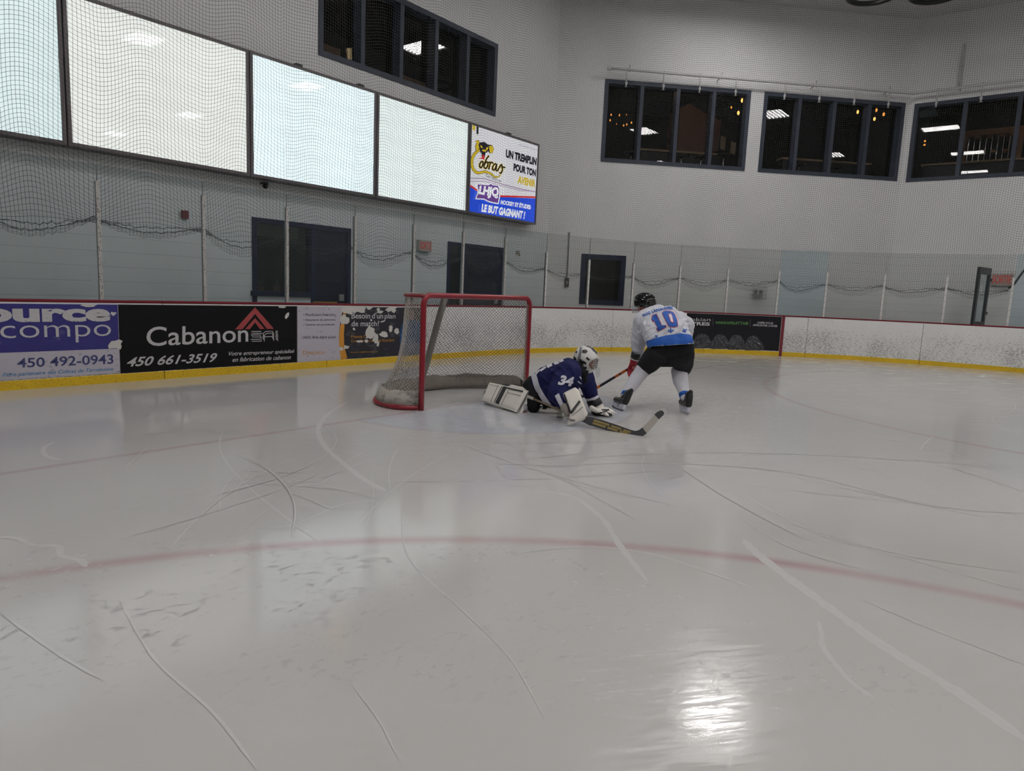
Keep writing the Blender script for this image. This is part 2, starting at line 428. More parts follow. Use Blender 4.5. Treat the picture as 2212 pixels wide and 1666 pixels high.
ptrail([(870, 1100), (880, 1200), (1000, 1320), (1100, 1420), (1180, 1560)], 0.007)
ptrail([(255, 1290), (330, 1420), (460, 1540), (560, 1670)], 0.010)
ptrail([(0, 1325), (120, 1410), (220, 1470)], 0.012)
ptrail([(760, 1480), (820, 1560), (860, 1640)], 0.007)
ptrail([(1700, 1130), (1930, 1195), (2220, 1240)], 0.012); ptrail([(1580, 1100), (1700, 1180), (1900, 1240)], 0.010)
ptrail([(1160, 1010), (1400, 1000), (1700, 1020), (2000, 1090), (2220, 1110)], 0.02)
ptrail([(1240, 990), (1500, 978), (1800, 985), (2220, 1012)], 0.02)
for i in range(76):
    far = i < 76
    if far: c = on_ice(_rg.uniform(250, 2200), _rg.uniform(800, 1080)).to_2d()
    else: c = on_ice(_rg.uniform(0, 2200), _rg.uniform(1080, 1660)).to_2d()
    a0 = _rg.uniform(0, 6.28); R = _rg.uniform(1.0, 7.0); L = _rg.uniform(0.5, 2.6 if far else 1.2); sg = _rg.choice((-1, 1))
    P = []
    for k in range(5):
        t = a0+sg*(k/4-0.5)*L/R; P.append(c+Vector((math.cos(t)-math.cos(a0), math.sin(t)-math.sin(a0)))*R)
    if any((q.x/12.4)**8+((q.y+8)/11.3)**8 > 1 for q in P): continue
    _tz[0] += 0.00006; trail(P, _rg.uniform(0.004, 0.010) if far else _rg.uniform(0.003, 0.006), _tz[0])
tag(trails.build('skate_marks', M_TRAIL), 'pale frosty skate marks scored all over the ice', 'marks', kind='stuff')

# ------------------------------------------------------------------ dasher boards
M_BOARD, nt, p = new_mat('puck-marked white board')
_uv = coords(nt, 'UV'); _u, _v, _ = split(nt, _uv)
_a = noise(nt, vscale(nt, _uv, (17, 62, 1), (0, 0, 0.12)), 1.0, 5, 0.66, 0.3)
_b = noise(nt, vscale(nt, _uv, (30, 80, 1), (0, 0, -0.2)), 1.0, 4, 0.6)
_dn = (_v.step(0.98, 0.45)*0.75+0.25)*(noise(nt, _uv, 0.9, 3).step(0.25, 0.65)*0.5+0.5)
_mk = ((_a-0.5)*1.0+_dn*0.185).step(0.165, 0.235).max(((_b-0.5)+_dn*0.15).step(0.17, 0.24)*0.8)
_mk = _mk*_v.step(0.99, 0.90)
_u2 = (_u-RX)
_c = mixc(nt, noise(nt, _uv, 3.0, 4), (0.74, 0.735, 0.725), (0.82, 0.815, 0.805))
_c = mixc(nt, _mk*0.72, _c, (0.12, 0.12, 0.115))
nt.links.new(_c, p.inputs['Base Color']); p.inputs['Roughness'].default_value = 0.5
M_KICK, nt, p = new_mat('scuffed yellow kick plate')
_uv = coords(nt, 'UV')
_a = noise(nt, vscale(nt, _uv, (30, 70, 1)), 1.0, 5, 0.65).step(0.53, 0.68)
_c = mixc(nt, noise(nt, _uv, 5.0, 4), sr(196, 160, 22), sr(226, 188, 26)); _c = mixc(nt, _a*0.75, _c, sr(88, 76, 34))
nt.links.new(_c, p.inputs['Base Color']); p.inputs['Roughness'].default_value = 0.5
def strip(us, prof, name, m, parent, close=True):
    """profile (off, z) swept along the boards, uv in metres"""
    b = MB(); uv = []; n = len(prof)
    for u in us:
        for o, z in prof:
            b.v.append((*path(u, o), z)); uv.append((u, z))
    for i in range(len(us)-1):
        for k in range(n if close else n-1):
            b.f.append((i*n+k, i*n+(k+1) % n, (i+1)*n+(k+1) % n, (i+1)*n+k)); b.mi.append(0)
    if close:
        b.f.append(tuple(range(n))); b.mi.append(0); b.f.append(tuple((len(us)-1)*n+k for k in range(n-1, -1, -1))); b.mi.append(0)
    return b.build(name, m, parent, uv=uv)
def urange(a, b, s=0.16):
    n = max(1, int(math.ceil((b-a)/s))); return [a+(b-a)*i/n for i in range(n+1)]
HB = 1.015
_edges = [-7.09+2.55*i for i in range(12)]
_bl = ['with the blue supplier banner', 'left of the blue supplier banner']
_what = {0: 'far left end, rounding the corner', 1: 'under the blue supplier banner', 2: 'under the black shed-maker banner', 3: 'under the adviser banner behind the net',
         4: 'just right of the goal net', 5: 'just left of the standing skater', 6: 'behind the standing skater',
         7: 'under the winter tyre banner', 8: 'right of the red goal-line stripe', 9: 'heavily scuffed, right half of the corner', 10: 'at the far right beyond the vertical seam'}
for i in range(11):
    a, b = _edges[i]+0.004, _edges[i+1]-0.004
    x, y = path((a+b)/2)
    e = empty('dasher_board', (x, y, 0), 'white rink board section with yellow kick plate, '+_what[i], 'rink board', 'rink board sections')
    us = urange(a, b)
    strip(us, [(0.0, 0.10), (0.0, 0.985), (0.12, 0.985), (0.12, 0.10)], 'board_facing', M_BOARD, e)
    strip(us, [(-0.012, 0.0), (-0.012, 0.098), (-0.004, 0.106), (0.12, 0.106), (0.12, 0.0)], 'kick_plate', M_KICK, e)
    strip(us, [(-0.008, 0.993), (-0.010, 1.006), (0.0, 1.016), (0.20, 1.016), (0.20, 0.987), (0.0, 0.987)], 'cap_rail', M_RED, e)
_ug = u_of_angle(34.3)
strip([_ug-0.035, _ug+0.035], [(-0.016, 0.0), (-0.016, 0.99), (-0.002, 0.99), (-0.002, 0.0)], 'goal_line_stripe', mat('red stripe paint', sr(112, 28, 40), 0.5, dirt=0.3), None)
tag(bpy.data.objects['goal_line_stripe'], 'dark red vertical goal-line stripe on the corner boards', 'stripe')

# ------------------------------------------------------------------ stanchions and shield glass
_sx = [-5.27, -3.975, -2.68, -1.38, -0.10, 1.17, 2.48, 3.78, 5.04]
_us = _sx+[u_of_angle(a) for a in (77.6, 69.3, 60.9, 52.4, 44.0, 35.5, 27.9, 19.3, 10.7, 2.3)]+[18.9, 20.2]
M_HOLES, nt, p = new_mat('perforated white post cover')
_P = coords(nt, 'Object'); _z = split(nt, _P)[2]
_sp = noise(nt, vscale(nt, _P, (1, 1, 0.55)), 75.0, 3, 0.5).step(0.56, 0.63)
nt.links.new(mixc(nt, _sp*0.8, (0.44, 0.43, 0.41), (0.05, 0.045, 0.04)), p.inputs['Base Color'])
M_HOLE2, nt, p = new_mat('white post cover with screws')
_P = coords(nt, 'Object'); _z = split(nt, _P)[2]
_x, _y, _z2 = split(nt, _P); _sp = ((_z*(1/0.145))._op('FRACT')-0.5).abs().lt(0.045)
nt.links.new(mixc(nt, _sp*0.45, (0.62, 0.61, 0.59), (0.08, 0.08, 0.08)), p.inputs['Base Color'])
for i, u in enumerate(_us):
    (x0, y0), (x1, y1) = path(u, 0.07), path(u, 0.17); n = Vector((x1-x0, y1-y0, 0)).normalized(); t = Vector((n.y, -n.x, 0))
    R = Matrix((t, n, Vector((0, 0, 1)))).transposed().to_4x4(); R.translation = Vector((x0, y0, 1.0))
    e = empty('glass_post', (x0, y0, 1.0), ('%s upright glass post from the left along the boards, %s' % (ORD[max(0, i-2)], 'pitted pale metal' if i < 9 else 'white with screw heads')) if 1 < i < 19 else '%s glass post beyond the %s edge of the view' % (('outer', 'inner', 'inner', 'outer')[i if i < 2 else i-17], 'left' if i < 2 else 'right'), 'post', 'upright posts between the glass panes')
    ht = 1.43 if i < 9 else (1.20 if i == 9 else 1.12)
    MB().box(-0.003, 0.003, 0.008, 0.020, ht, 1.61, R).build('joint_strip', M_DARKJ, e)
    MB().box(-0.015, 0.015, 0.0, 0.048, 0.02, ht, R).build('post', M_ALU, e)
    MB().box(-0.021, 0.021, -0.010, 0.0, 0.02, ht, R).build('cover_strip', M_HOLES if i < 9 else M_HOLE2, e)
for i in range(len(_us)-1):
    a, b = _us[i]+0.012, _us[i+1]-0.012; m = M_TINTB if i in (14, 18) else (M_TINT if i < 9 else M_TINTN)
    o = strip(urange(a, b, 0.3), [(0.074, 1.015), (0.074, 2.62), (0.086, 2.62), (0.086, 1.015)], 'acrylic_shield', m, None)
    tag(o, ('%s clear shield pane from the left standing on the boards%s' % (ORD[max(0, i-1)], ', bluish' if m is M_TINTB else '')) if 0 < i < 19 else 'clear shield pane on the boards beyond the %s edge of the view' % ('left' if i == 0 else 'right'), 'glass pane', 'clear shield panes above the boards')

# ------------------------------------------------------------------ protective net
M_NET = mat('dark net cord', (0.030, 0.036, 0.035), 0.7)
def build_net():
    CU_, C = 0.0440, 0.0475; ua, ub = -5.9, 18.75
    ncol = int((ub-ua)/CU_); nrow = int((8.55-1.83)/C)+8
    U = ua+np.arange(ncol+1)*CU_; V = np.arange(nrow+1)*C
    pst = np.array([u for u in _us if u < 19.5]); k = np.clip(np.searchsorted(pst, U)-1, 0, len(pst)-2)
    s = np.clip((U-pst[k])/(pst[k+1]-pst[k]), 0, 1)
    rg = np.random.RandomState(5); sag = rg.uniform(0.10, 0.22, len(pst)); skew = rg.uniform(-0.25, 0.25, len(pst)); amp = rg.uniform(0.75, 1.2, len(pst)); att = rg.uniform(-0.05, 0.05, len(pst)+1)
    c = np.abs(2*s-1)**1.5; ch = 0.5+0.5*np.cos(2*PI*s)                                             # 1 at a post, 0 in mid bay
    a0 = att[k]*(1-s)+att[k+1]*s
    bott = 1.97-0.13*np.clip((U-4.8)/1.5, 0, 1)+a0-sag[k]*np.sin(PI*np.clip(s**(1+skew[k]), 0, 1))
    Z = np.zeros((nrow+1, ncol+1)); OFF = np.zeros_like(Z); DU = np.zeros_like(Z)
    for j, v in enumerate(V):
        lift = 1-math.exp(-v/0.22)
        wl = math.exp(-(v/1.1)**2); d = lift*amp[k]*(0.50*math.exp(-v/1.3)+0.085)*(c*wl+ch*(1-wl))*(1-0.35*math.exp(-v/0.5))
        rise = sag[k]*np.sin(PI*s)*lift*0.9
        Z[j] = bott+v*(1-0.45*math.exp(-v/0.25))+rise-d+0.06*lift
        OFF[j] = 0.125+0.11*(1-c)*math.exp(-((v-0.9)/0.9)**2)+0.03*(1-c)+0.10*math.exp(-v/6.0)*0+0.012*np.sin(U*9+v*5)*math.exp(-v/1.2)
        DU[j] = 0.02*np.sin(U*3.1+v*1.7)+0.07*(1-c)*np.sin(2*PI*s)*0.35*math.exp(-v/1.0)
    Z[0] += rg.uniform(-0.012, 0.012, ncol+1); Z[1] += rg.uniform(-0.02, 0.02, ncol+1)
    Z = np.minimum(Z, 8.62)
    XY = np.array([[path(float(U[i]+DU[j, i]), float(OFF[j, i])) for i in range(ncol+1)] for j in range(nrow+1)])
    P = np.concatenate([XY, Z[..., None]], 2)
    # cut the free right-hand edge to a slant
    keep = np.ones((nrow+1, ncol+1), bool)
    for j in range(nrow+1):
        keep[j] = U < 17.45+max(0, (j-6)*C)*0.62
    r = 0.0021; vs = []; fs = []; base = 0
    def cords(Q, kp, du, dv):
        nonlocal base
        n, m = Q.shape[:2]
        ang = [PI/2, PI/2+2*PI/3, PI/2+4*PI/3]
        rings = [Q+du*math.cos(a)*r+dv*math.sin(a)*r for a in ang]
        vs.append(np.stack(rings, 2).reshape(-1, 3)); idx = base+np.arange(n*m*3).reshape(n, m, 3); base += n*m*3
        ok = kp[:, :-1] & kp[:, 1:]
        for q in range(3):
            a, b = idx[:, :-1, q][ok], idx[:, 1:, q][ok]; c_, d_ = idx[:, 1:, (q+1) % 3][ok], idx[:, :-1, (q+1) % 3][ok]
            fs.append(np.stack([a, b, c_, d_], 1))
    nrm = np.array([[(lambda p0, p1: ((p1[0]-p0[0]), (p1[1]-p0[1]), 0.0))(path(float(u), 0.0), path(float(u), 1.0)) for u in U]])
    tng = np.stack([nrm[..., 1], -nrm[..., 0], nrm[..., 2]], -1); up = np.array([0, 0, 1.0])
    cords(P, keep, up[None, None], nrm)
    cords(P.transpose(1, 0, 2), keep.T, tng.transpose(1, 0, 2), nrm.transpose(1, 0, 2))
    vs = np.concatenate(vs); fs = np.concatenate(fs)
    me = bpy.data.meshes.new('net'); me.vertices.add(len(vs)); me.vertices.foreach_set('co', vs.astype(np.float32).ravel())
    me.loops.add(len(fs)*4); me.loops.foreach_set('vertex_index', fs.astype(np.int32).ravel())
    me.polygons.add(len(fs)); me.polygons.foreach_set('loop_start', np.arange(len(fs), dtype=np.int32)*4)
    me.update(calc_edges=True); me.materials.append(M_NET)
    o = bpy.data.objects.new('protective_net', me); COL.objects.link(o)
    tag(o, 'dark square-mesh protective net hanging from the ceiling behind the shield glass', 'net')
    # gathered lower hem: a border cord and loose bunched strands
    h = MB()
    cols = [i for i in range(ncol+1) if keep[0, i]]
    for n_ in range(4):
        pts = []
        for i in cols:
            q = P[0 if n_ < 2 else 1, i]; pts.append((q[0], q[1], q[2]+rg.uniform(-0.012, 0.012)+0.018*n_*c[i]*0.8-0.006))
        h.tube(pts, 0.0032 if n_ == 0 else 0.0021, 4)
    h.build('hem_cord', M_NET, o)
    fl = MB(); flap = rg.choice([0.35, 0.7, 1.0, 1.3], len(pst)); wob = rg.uniform(-0.012, 0.012, (4, ncol+1))
    def fp(i, j): q = P[0, i]; e_ = math.sin(PI*min(1, max(0, s[i])))**0.5; return (q[0], q[1], q[2]-j*0.034*flap[k[i]]*(0.35+0.65*e_)+wob[j, i]*min(1, j))
    for j in (1, 2, 3): fl.tube([fp(i, j) for i in cols], 0.0019, 3)
    for i in cols: fl.tube([fp(i, j) for j in range(4)], 0.0019, 3)
    fl.build('hem_fold', M_NET, o)
    b = MB(); j1 = nrow
    pts = [P[j, np.nonzero(keep[j])[0][-1]] for j in range(6, 60, 3)]
    b.tube(smooth_line([Vector(q) for q in pts], 2), 0.022, 6)
    b.build('edge_rope', M_DARK, o)
build_net()

# ------------------------------------------------------------------ walls with their openings
def frame_fn(ox, oy, ang):
    """wall frame: s along the wall, z up, w metres behind its face"""
    d = Vector((math.cos(ang), math.sin(ang), 0)); n = Vector((-d.y, d.x, 0))
    f = lambda s, z, w_: Vector((ox, oy, 0))+d*s+Vector((0, 0, z))+n*w_
    f.d, f.n, f.o = d, n, Vector((ox, oy, 0)); return f
FE = frame_fn(0, 5.0, 0)                              # end wall, s = X, behind = +Y
FC = frame_fn(8.25, 5.0, -PI/4)                       # cut corner
FS = frame_fn(14.884, -1.634, -PI/2)                  # right side wall
def hit(x, y, F, w_=0.0):
    """(s, z) where photo pixel (x, y) meets the plane w_ metres behind a wall face"""
    d = CF+CR*((x-1106.0)/FPX)-CU*((y-833.0)/FPX); q = F.o+F.n*w_
    t = (q-CPOS).dot(F.n)/d.dot(F.n); P = CPOS+d*t
    return ((P-F.o).dot(F.d), P.z)
ZC = 8.7
def wall(name, F, s0, s1, holes, th=0.2, z0=-0.05, z1=ZC):
    S = sorted({s0, s1, *[h[0] for h in holes], *[h[1] for h in holes]}); Zs = sorted({z0, z1, *[h[2] for h in holes], *[h[3] for h in holes]})
    b = MB()
    for a, c in zip(S, S[1:]):
        for e, g in zip(Zs, Zs[1:]):
            if any(h[0] <= (a+c)/2 <= h[1] and h[2] <= (e+g)/2 <= h[3] for h in holes): continue
            q = [F(s, z, w_) for w_ in (0, th) for s, z in ((a, e), (c, e), (c, g), (a, g))]
            b.add(q, [(0, 1, 2, 3), (7, 6, 5, 4), (0, 4, 5, 1), (1, 5, 6, 2), (2, 6, 7, 3), (3, 7, 4, 0)])
    return tag(b.build(name, M_WALL), kind='structure')
W1 = (1.32, 5.95, 5.18, 6.66); W2 = (1.24, 5.0, 4.67, 6.61); W3 = (5.40, 9.24, 4.67, 6.61); W4 = (0.14, 4.6, 4.64, 6.58)
D1 = (0.04, 2.02, 0.1, 2.34); D2 = (4.58, 6.46, 0.1, 2.32); W5 = (0.89, 2.02, 1.09, 2.33)
wall('wall_end', FE, -14.9, 8.25, [W1, D1, D2]); wall('wall_corner', FC, 0, 9.383, [W2, W3, W5]); wall('wall_right', FS, 0, 44, [W4])
_b = MB().box(-15.1, -14.9, -46, 5.0, -0.05, ZC); tag(_b.build('wall_left', M_PLAIN), kind='structure')
_b = MB().box(-15.1, 15.1, -46.2, -46, -0.05, ZC); tag(_b.build('wall_back', M_PLAIN), kind='structure')
_b = MB().box(-15.1, 15.1, -46.2, 5.2, ZC, ZC+0.2); tag(_b.build('ceiling', M_CEIL), kind='structure')
def pbox(b, F, s0, s1, z0, z1, w0, w1):
    q = [F(s, z, w_) for w_ in (w0, w1) for s, z in ((s0, z0), (s1, z0), (s1, z1), (s0, z1))]
    return b.add(q, [(0, 1, 2, 3), (7, 6, 5, 4), (0, 4, 5, 1), (1, 5, 6, 2), (2, 6, 7, 3), (3, 7, 4, 0)])
def window(name, F, R, n, depth=0.24, fw=0.075, m=None, label=None):
    s0, s1, z0, z1 = R; e = empty(name, F(s0, z0, 0), label, kind='structure'); m = m or M_FRAME
    b = MB()
    pbox(b, F, s0-0.02, s1+0.02, z1-fw, z1+0.02, -0.02, depth); pbox(b, F, s0-0.02, s1+0.02, z0-0.02, z0+fw, -0.02, depth)
    pbox(b, F, s0-0.02, s0+fw, z0+fw, z1-fw, -0.02, depth); pbox(b, F, s1-fw, s1+0.02, z0+fw, z1-fw, -0.02, depth)
    b.build('window_frame', m, e)
    for i in range(1, n):
        c = s0+(s1-s0)*i/n; pbox(MB(), F, c-fw*0.6, c+fw*0.6, z0+fw, z1-fw, -0.01, depth).build('mullion', m, e)
    for i in range(n):
        a, c = s0+(s1-s0)*i/n, s0+(s1-s0)*(i+1)/n
        pbox(MB(), F, a+0.045, c-0.045, z0+fw, z1-fw, depth-0.05, depth-0.042).build('window_pane', M_PANE, e)
    return e
window('window_1', FE, W1, 5); window('window_2', FC, W2, 4); window('window_3', FC, W3, 4); window('window_4', FS, W4, 4)
window('window_5', FC, W5, 1, 0.16, 0.10, M_NAVY)
# ground-floor doors of the end wall
def door_set(name, F, R, split_s, zsill, leaves):
    s0, s1, z0, z1 = R; e = empty(name, F(s0, z0, 0), kind='structure'); b = MB(); d = 0.14; fw = 0.075
    pbox(b, F, s0, s1, z1-fw, z1, -0.02, d); pbox(b, F, s0, s0+fw, z0, z1-fw, -0.02, d); pbox(b, F, s1-fw, s1, z0, z1-fw, -0.02, d)
    pbox(b, F, split_s-fw/2, split_s+fw/2, z0, z1-fw, -0.02, d)
    b.build('door_frame', M_NAVY, e)
    if zsill > z0:
        pbox(MB(), F, s0+fw, split_s-fw/2, z0, zsill-0.02, 0.0, d).build('wall_infill', M_WALL, e)
        pbox(MB(), F, s0-0.03, split_s-fw/2, zsill-0.02, zsill+0.06, -0.05, d).build('sill', M_NAVY, e)
    pbox(MB(), F, s0+fw, split_s-fw/2, zsill+0.06, z1-fw, 0.07, 0.078).build('side_pane', M_PANE, e)
    xs = [split_s+fw/2+(s1-fw-split_s-fw/2)*i/leaves for i in range(leaves+1)]
    for a, c in zip(xs, xs[1:]):
        lf = pbox(MB(), F, a+0.005, c-0.005, z0, z1-fw, 0.03, 0.075).build('door_leaf', M_NAVYD, e)
        hb = MB(); pbox(hb, F, c-0.16, c-0.06, 1.02, 1.14, 0.0, 0.03); hb.build('door_handle', M_ALU, lf)
        vp = MB(); pbox(vp, F, a+0.10, c-0.10, 1.35, z1-fw-0.15, 0.022, 0.031); vp.build('door_pane', M_PANE, lf)
    return e
door_set('door_1', FE, D1, 1.20, 1.10, 1); door_set('door_2', FE, D2, 5.10, 0.1, 1)
# ------------------------------------------------------------------ dark rooms behind the windows
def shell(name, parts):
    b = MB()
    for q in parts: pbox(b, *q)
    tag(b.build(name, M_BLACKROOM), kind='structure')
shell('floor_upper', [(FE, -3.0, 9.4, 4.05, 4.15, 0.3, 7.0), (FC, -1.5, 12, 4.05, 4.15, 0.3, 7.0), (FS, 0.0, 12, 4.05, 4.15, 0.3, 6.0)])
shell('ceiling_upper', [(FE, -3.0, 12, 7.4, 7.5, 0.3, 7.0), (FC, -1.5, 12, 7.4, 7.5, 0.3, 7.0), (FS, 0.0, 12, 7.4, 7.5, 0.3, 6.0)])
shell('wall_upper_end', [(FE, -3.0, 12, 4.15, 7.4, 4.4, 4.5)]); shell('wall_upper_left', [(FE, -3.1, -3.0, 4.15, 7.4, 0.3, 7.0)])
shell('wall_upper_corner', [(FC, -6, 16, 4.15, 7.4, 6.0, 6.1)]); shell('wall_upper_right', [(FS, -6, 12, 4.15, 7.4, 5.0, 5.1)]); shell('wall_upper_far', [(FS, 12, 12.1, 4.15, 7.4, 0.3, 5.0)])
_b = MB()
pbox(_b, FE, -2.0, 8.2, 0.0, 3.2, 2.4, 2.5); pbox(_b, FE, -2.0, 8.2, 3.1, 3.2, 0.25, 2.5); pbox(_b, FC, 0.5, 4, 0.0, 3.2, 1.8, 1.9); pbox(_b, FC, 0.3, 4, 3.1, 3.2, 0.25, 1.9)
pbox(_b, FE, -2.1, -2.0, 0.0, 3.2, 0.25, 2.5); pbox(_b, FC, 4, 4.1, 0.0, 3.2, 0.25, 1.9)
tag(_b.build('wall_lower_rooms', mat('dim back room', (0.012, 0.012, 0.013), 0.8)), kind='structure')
M_BRICK, nt, p = new_mat('brown brick')
_t = nt.nodes.new('ShaderNodeTexBrick'); _t.inputs['Scale'].default_value = 6.0
_t.inputs['Color1'].default_value = (0.30, 0.15, 0.10, 1); _t.inputs['Color2'].default_value = (0.26, 0.13, 0.09, 1); _t.inputs['Mortar'].default_value = (0.2, 0.12, 0.09, 1)
nt.links.new(coords(nt), _t.inputs['Vector']); nt.links.new(_t.outputs['Color'], p.inputs['Base Color'])
M_OAK = mat('pale counter wood', (0.42, 0.29, 0.16), 0.5)
M_CHAL = mat('menu board print', (0.34, 0.24, 0.19), 0.7, dirt=0.9, dscale=22)
M_CREAM = mat('cream paper', (0.60, 0.52, 0.32), 0.7)
M_CHROME = mat('chrome stem', (0.6, 0.6, 0.6), 0.2, metal=1.0)
M_BULB = mat('glowing bulb', (1, 0.62, 0.25), 0.4, emit=4.5, emitcol=(1.0, 0.42, 0.10))
M_BULBD = mat('dim glowing bulb', (1, 0.62, 0.25), 0.4, emit=2.2, emitcol=(1.0, 0.36, 0.06))
def room_light(pos, power, size=0.15):  # warm fill added to lift the dark rooms, not placed at the bulbs
    l = bpy.data.lights.new('added_room_glow', 'POINT'); l.energy = power; l.color = (1.0, 0.58, 0.28); l.shadow_soft_size = size
    o = bpy.data.objects.new('added_room_glow', l); COL.objects.link(o); o.location = pos; return o
# framed menu posters along the wall that recedes behind the corner
FP = frame_fn(0, 9.4, 0)
for i, q in enumerate([(1314, 1338, 231, 276), (1345, 1366, 245, 286), (1386, 1398, 262, 300), (1402, 1421, 269, 312), (1427, 1447, 280, 318)]):
    s0, zt = hit(q[0], q[2], FP); s1, _z = hit(q[1], q[2], FP); _s, zb = hit(q[0], q[3]-4, FP)
    o = pbox(MB(), FP, s0, s1, zb, zt, -0.03, 0.005).build('poster', M_CHAL)
    tag(o, '%s menu poster from the left in the dark room behind the corner window' % ORD[i], 'poster', 'menu posters in the upper room')
# brick chimney breast with a sloping top
_f = frame_fn(8.25+2.0*0.7071, 5.0+2.0*0.7071, -PI/4)
c = MB(); pl = [hit(x, y, _f) for x, y in ((1462, 325), (1470, 232), (1480, 231), (1488, 223), (1530, 248), (1524, 330))]
c.prism(pl, _f, 0.0, 0.9)
pr = [hit(x, y, _f, 0.4) for x, y in ((1524, 329), (1531, 247), (1557, 262), (1551, 327))]
c.prism(pr, _f, 0.4, 1.2)
tag(c.build('brick_chimney', M_BRICK), 'brown brick chimney with peaked top behind the corner window', 'chimney')
for i, (x0, x1, y0, y1) in enumerate([(1556, 1568, 293, 325), (1578, 1590, 305, 335)]):
    f2 = frame_fn(8.25+2.6*0.7071, 5.0+2.6*0.7071, -PI/4)
    a = [hit(x, y, f2) for x, y in ((x0-1, y1-4), (x0+1, y0), (x1, y0+4), (x1-2, y1))]
    tag(MB().prism(a, f2, 0.0, 0.02).build('notice', M_CREAM), 'cream ruled notice %s behind the corner window' % ('nearer the brick chimney' if i == 0 else 'farther from the brick chimney'), 'notice', 'cream notices by the chimney')
# counters
def counter(F, w_, pts, label):
    (s0, z0), (s1, z1) = hit(*pts[0], F, w_), hit(*pts[1], F, w_); z = (z0+z1)/2
    e = empty('bar_counter', F(s0, 4.15, w_), label, 'counter', 'bar counters behind the windows')
    pbox(MB(), F, s0, s1, z-0.05, z, w_, w_+0.35).build('counter_top', M_OAK, e)
    pbox(MB(), F, s0+0.05, s1-0.05, 4.15, z-0.05, w_+0.05, w_+0.3).build('counter_body', M_DARK, e)
    return s0, s1, z
counter(FC, 1.0, ((1384, 319), (1563, 333)), 'pale topped bar counter in front of the brick chimney')
counter(FC, 1.0, ((1690, 339), (1884, 353)), 'pale topped bar counter behind the second corner window')
counter(FS, 1.0, ((1990, 354), (2226, 340)), 'pale topped bar counter below the wine rack')
def stool(x, y, F, label, w_=0.75):
    s, z = hit(x, y, F, w_); e = empty('bar_stool', F(s, 4.15, w_), label, 'stool', 'bar stools behind the corner windows')
    b = F(s, 4.15, w_)
    MB().lathe([(0.16, 0.0), (0.15, 0.02), (0.03, 0.03)], 12, Matrix.Translation(b)).build('foot', M_CHROME, e)
    pr = []; h = max(0.3, z-4.15)
    for k in range(13): pr.append((0.028 if k % 3 else 0.042, 0.03+h*k/12))
    MB().lathe(pr, 10, Matrix.Translation(b)).build('stem', M_CHROME, e, True)
    MB().lathe([(0.17, h+0.03), (0.19, h+0.05), (0.17, h+0.09), (0.02, h+0.10)], 14, Matrix.Translation(b)).build('seat', M_DARK, e, True)
for i, (x, y) in enumerate([(1363, 336), (1472, 342), (1514, 345), (1563, 340)]):
    stool(x, y, FC, '%s chrome stemmed bar stool from the left in the first corner window' % ORD[i])
for i, (x, y) in enumerate([(1725, 360), (1807, 366)]):
    stool(x, y, FC, 'chrome stemmed bar stool in the second corner window, %s' % ('on its left' if i == 0 else 'in its middle'))
# filament bulbs
def bulb(x, y, F, w_, r, label, m=None, tall=1.7):
    r *= 0.62; s, z = hit(x, y, F, w_); c = F(s, z, w_); e = empty('pendant_bulb', c, label, 'lamp', 'warm filament bulbs behind the windows')
    MB().ball(c, (r, r, r*tall), 6).build('bulb', m or M_BULB, e, True)
    MB().lathe([(r*0.8, 0), (r*0.8, r*1.4), (r*0.2, r*1.8)], 8, Matrix.Translation(c+Vector((0, 0, r*tall*0.9)))).build('socket', M_DARK, e)
    MB().tube([c+Vector((0, 0, r*tall)), Vector((c.x, c.y, 7.4))], 0.006, 5).build('cord', M_DARK, e)
    return c
for i, (x, y, k) in enumerate([(1320, 248, 0), (1338, 249, 0), (1318, 260, 0), (1332, 268, 1), (1347, 271, 0), (1354, 269, 0), (1364, 265, 0), (1353, 248, 1)]):
    bulb(x, y, FC, 2.2+0.12*i, 0.030 if not k else 0.02, '%s small warm bulb of the cluster in the leftmost corner window' % ORD[i], M_BULBD)
_c1 = bulb(1603, 217, FC, 1.6, 0.055, 'upper glowing bulb right of the brick chimney'); bulb(1595, 244, FC, 1.9, 0.055, 'lower glowing bulb right of the brick chimney')
bulb(1580, 232, FC, 2.8, 0.035, 'faint bulb left of the two bright bulbs by the chimney', M_BULBD)
for i, (x, y) in enumerate([(1853, 242), (1893, 238), (1909, 247), (1889, 257)]):
    bulb(x, y, FC, 1.6, 0.05, '%s warm bulb from the left in the second corner window' % ORD[i], M_BULB if i in (0, 3) else M_BULBD)
for i, (x, y) in enumerate([(1998, 305), (1997, 313)]):
    bulb(x, y, FS, 2.0+0.2*i, 0.045, '%s warm bulb behind the right wall window' % ('upper' if i == 0 else 'lower'), M_BULBD, 0.9)
room_light(FC(2.6, 6.9, 1.3), 3); room_light(FC(4.2, 6.7, 1.0), 2); room_light(FC(7.5, 6.8, 1.5), 1.5); room_light(FS(2.6, 6.6, 1.6), 5, 1.0); room_light(FE(3.1, 6.6, 1.7), 5, 0.12); room_light((11.6, 7.9, 6.6), 2.5, 0.9)  # the end-wall one follows a warm glow mirrored in the ice
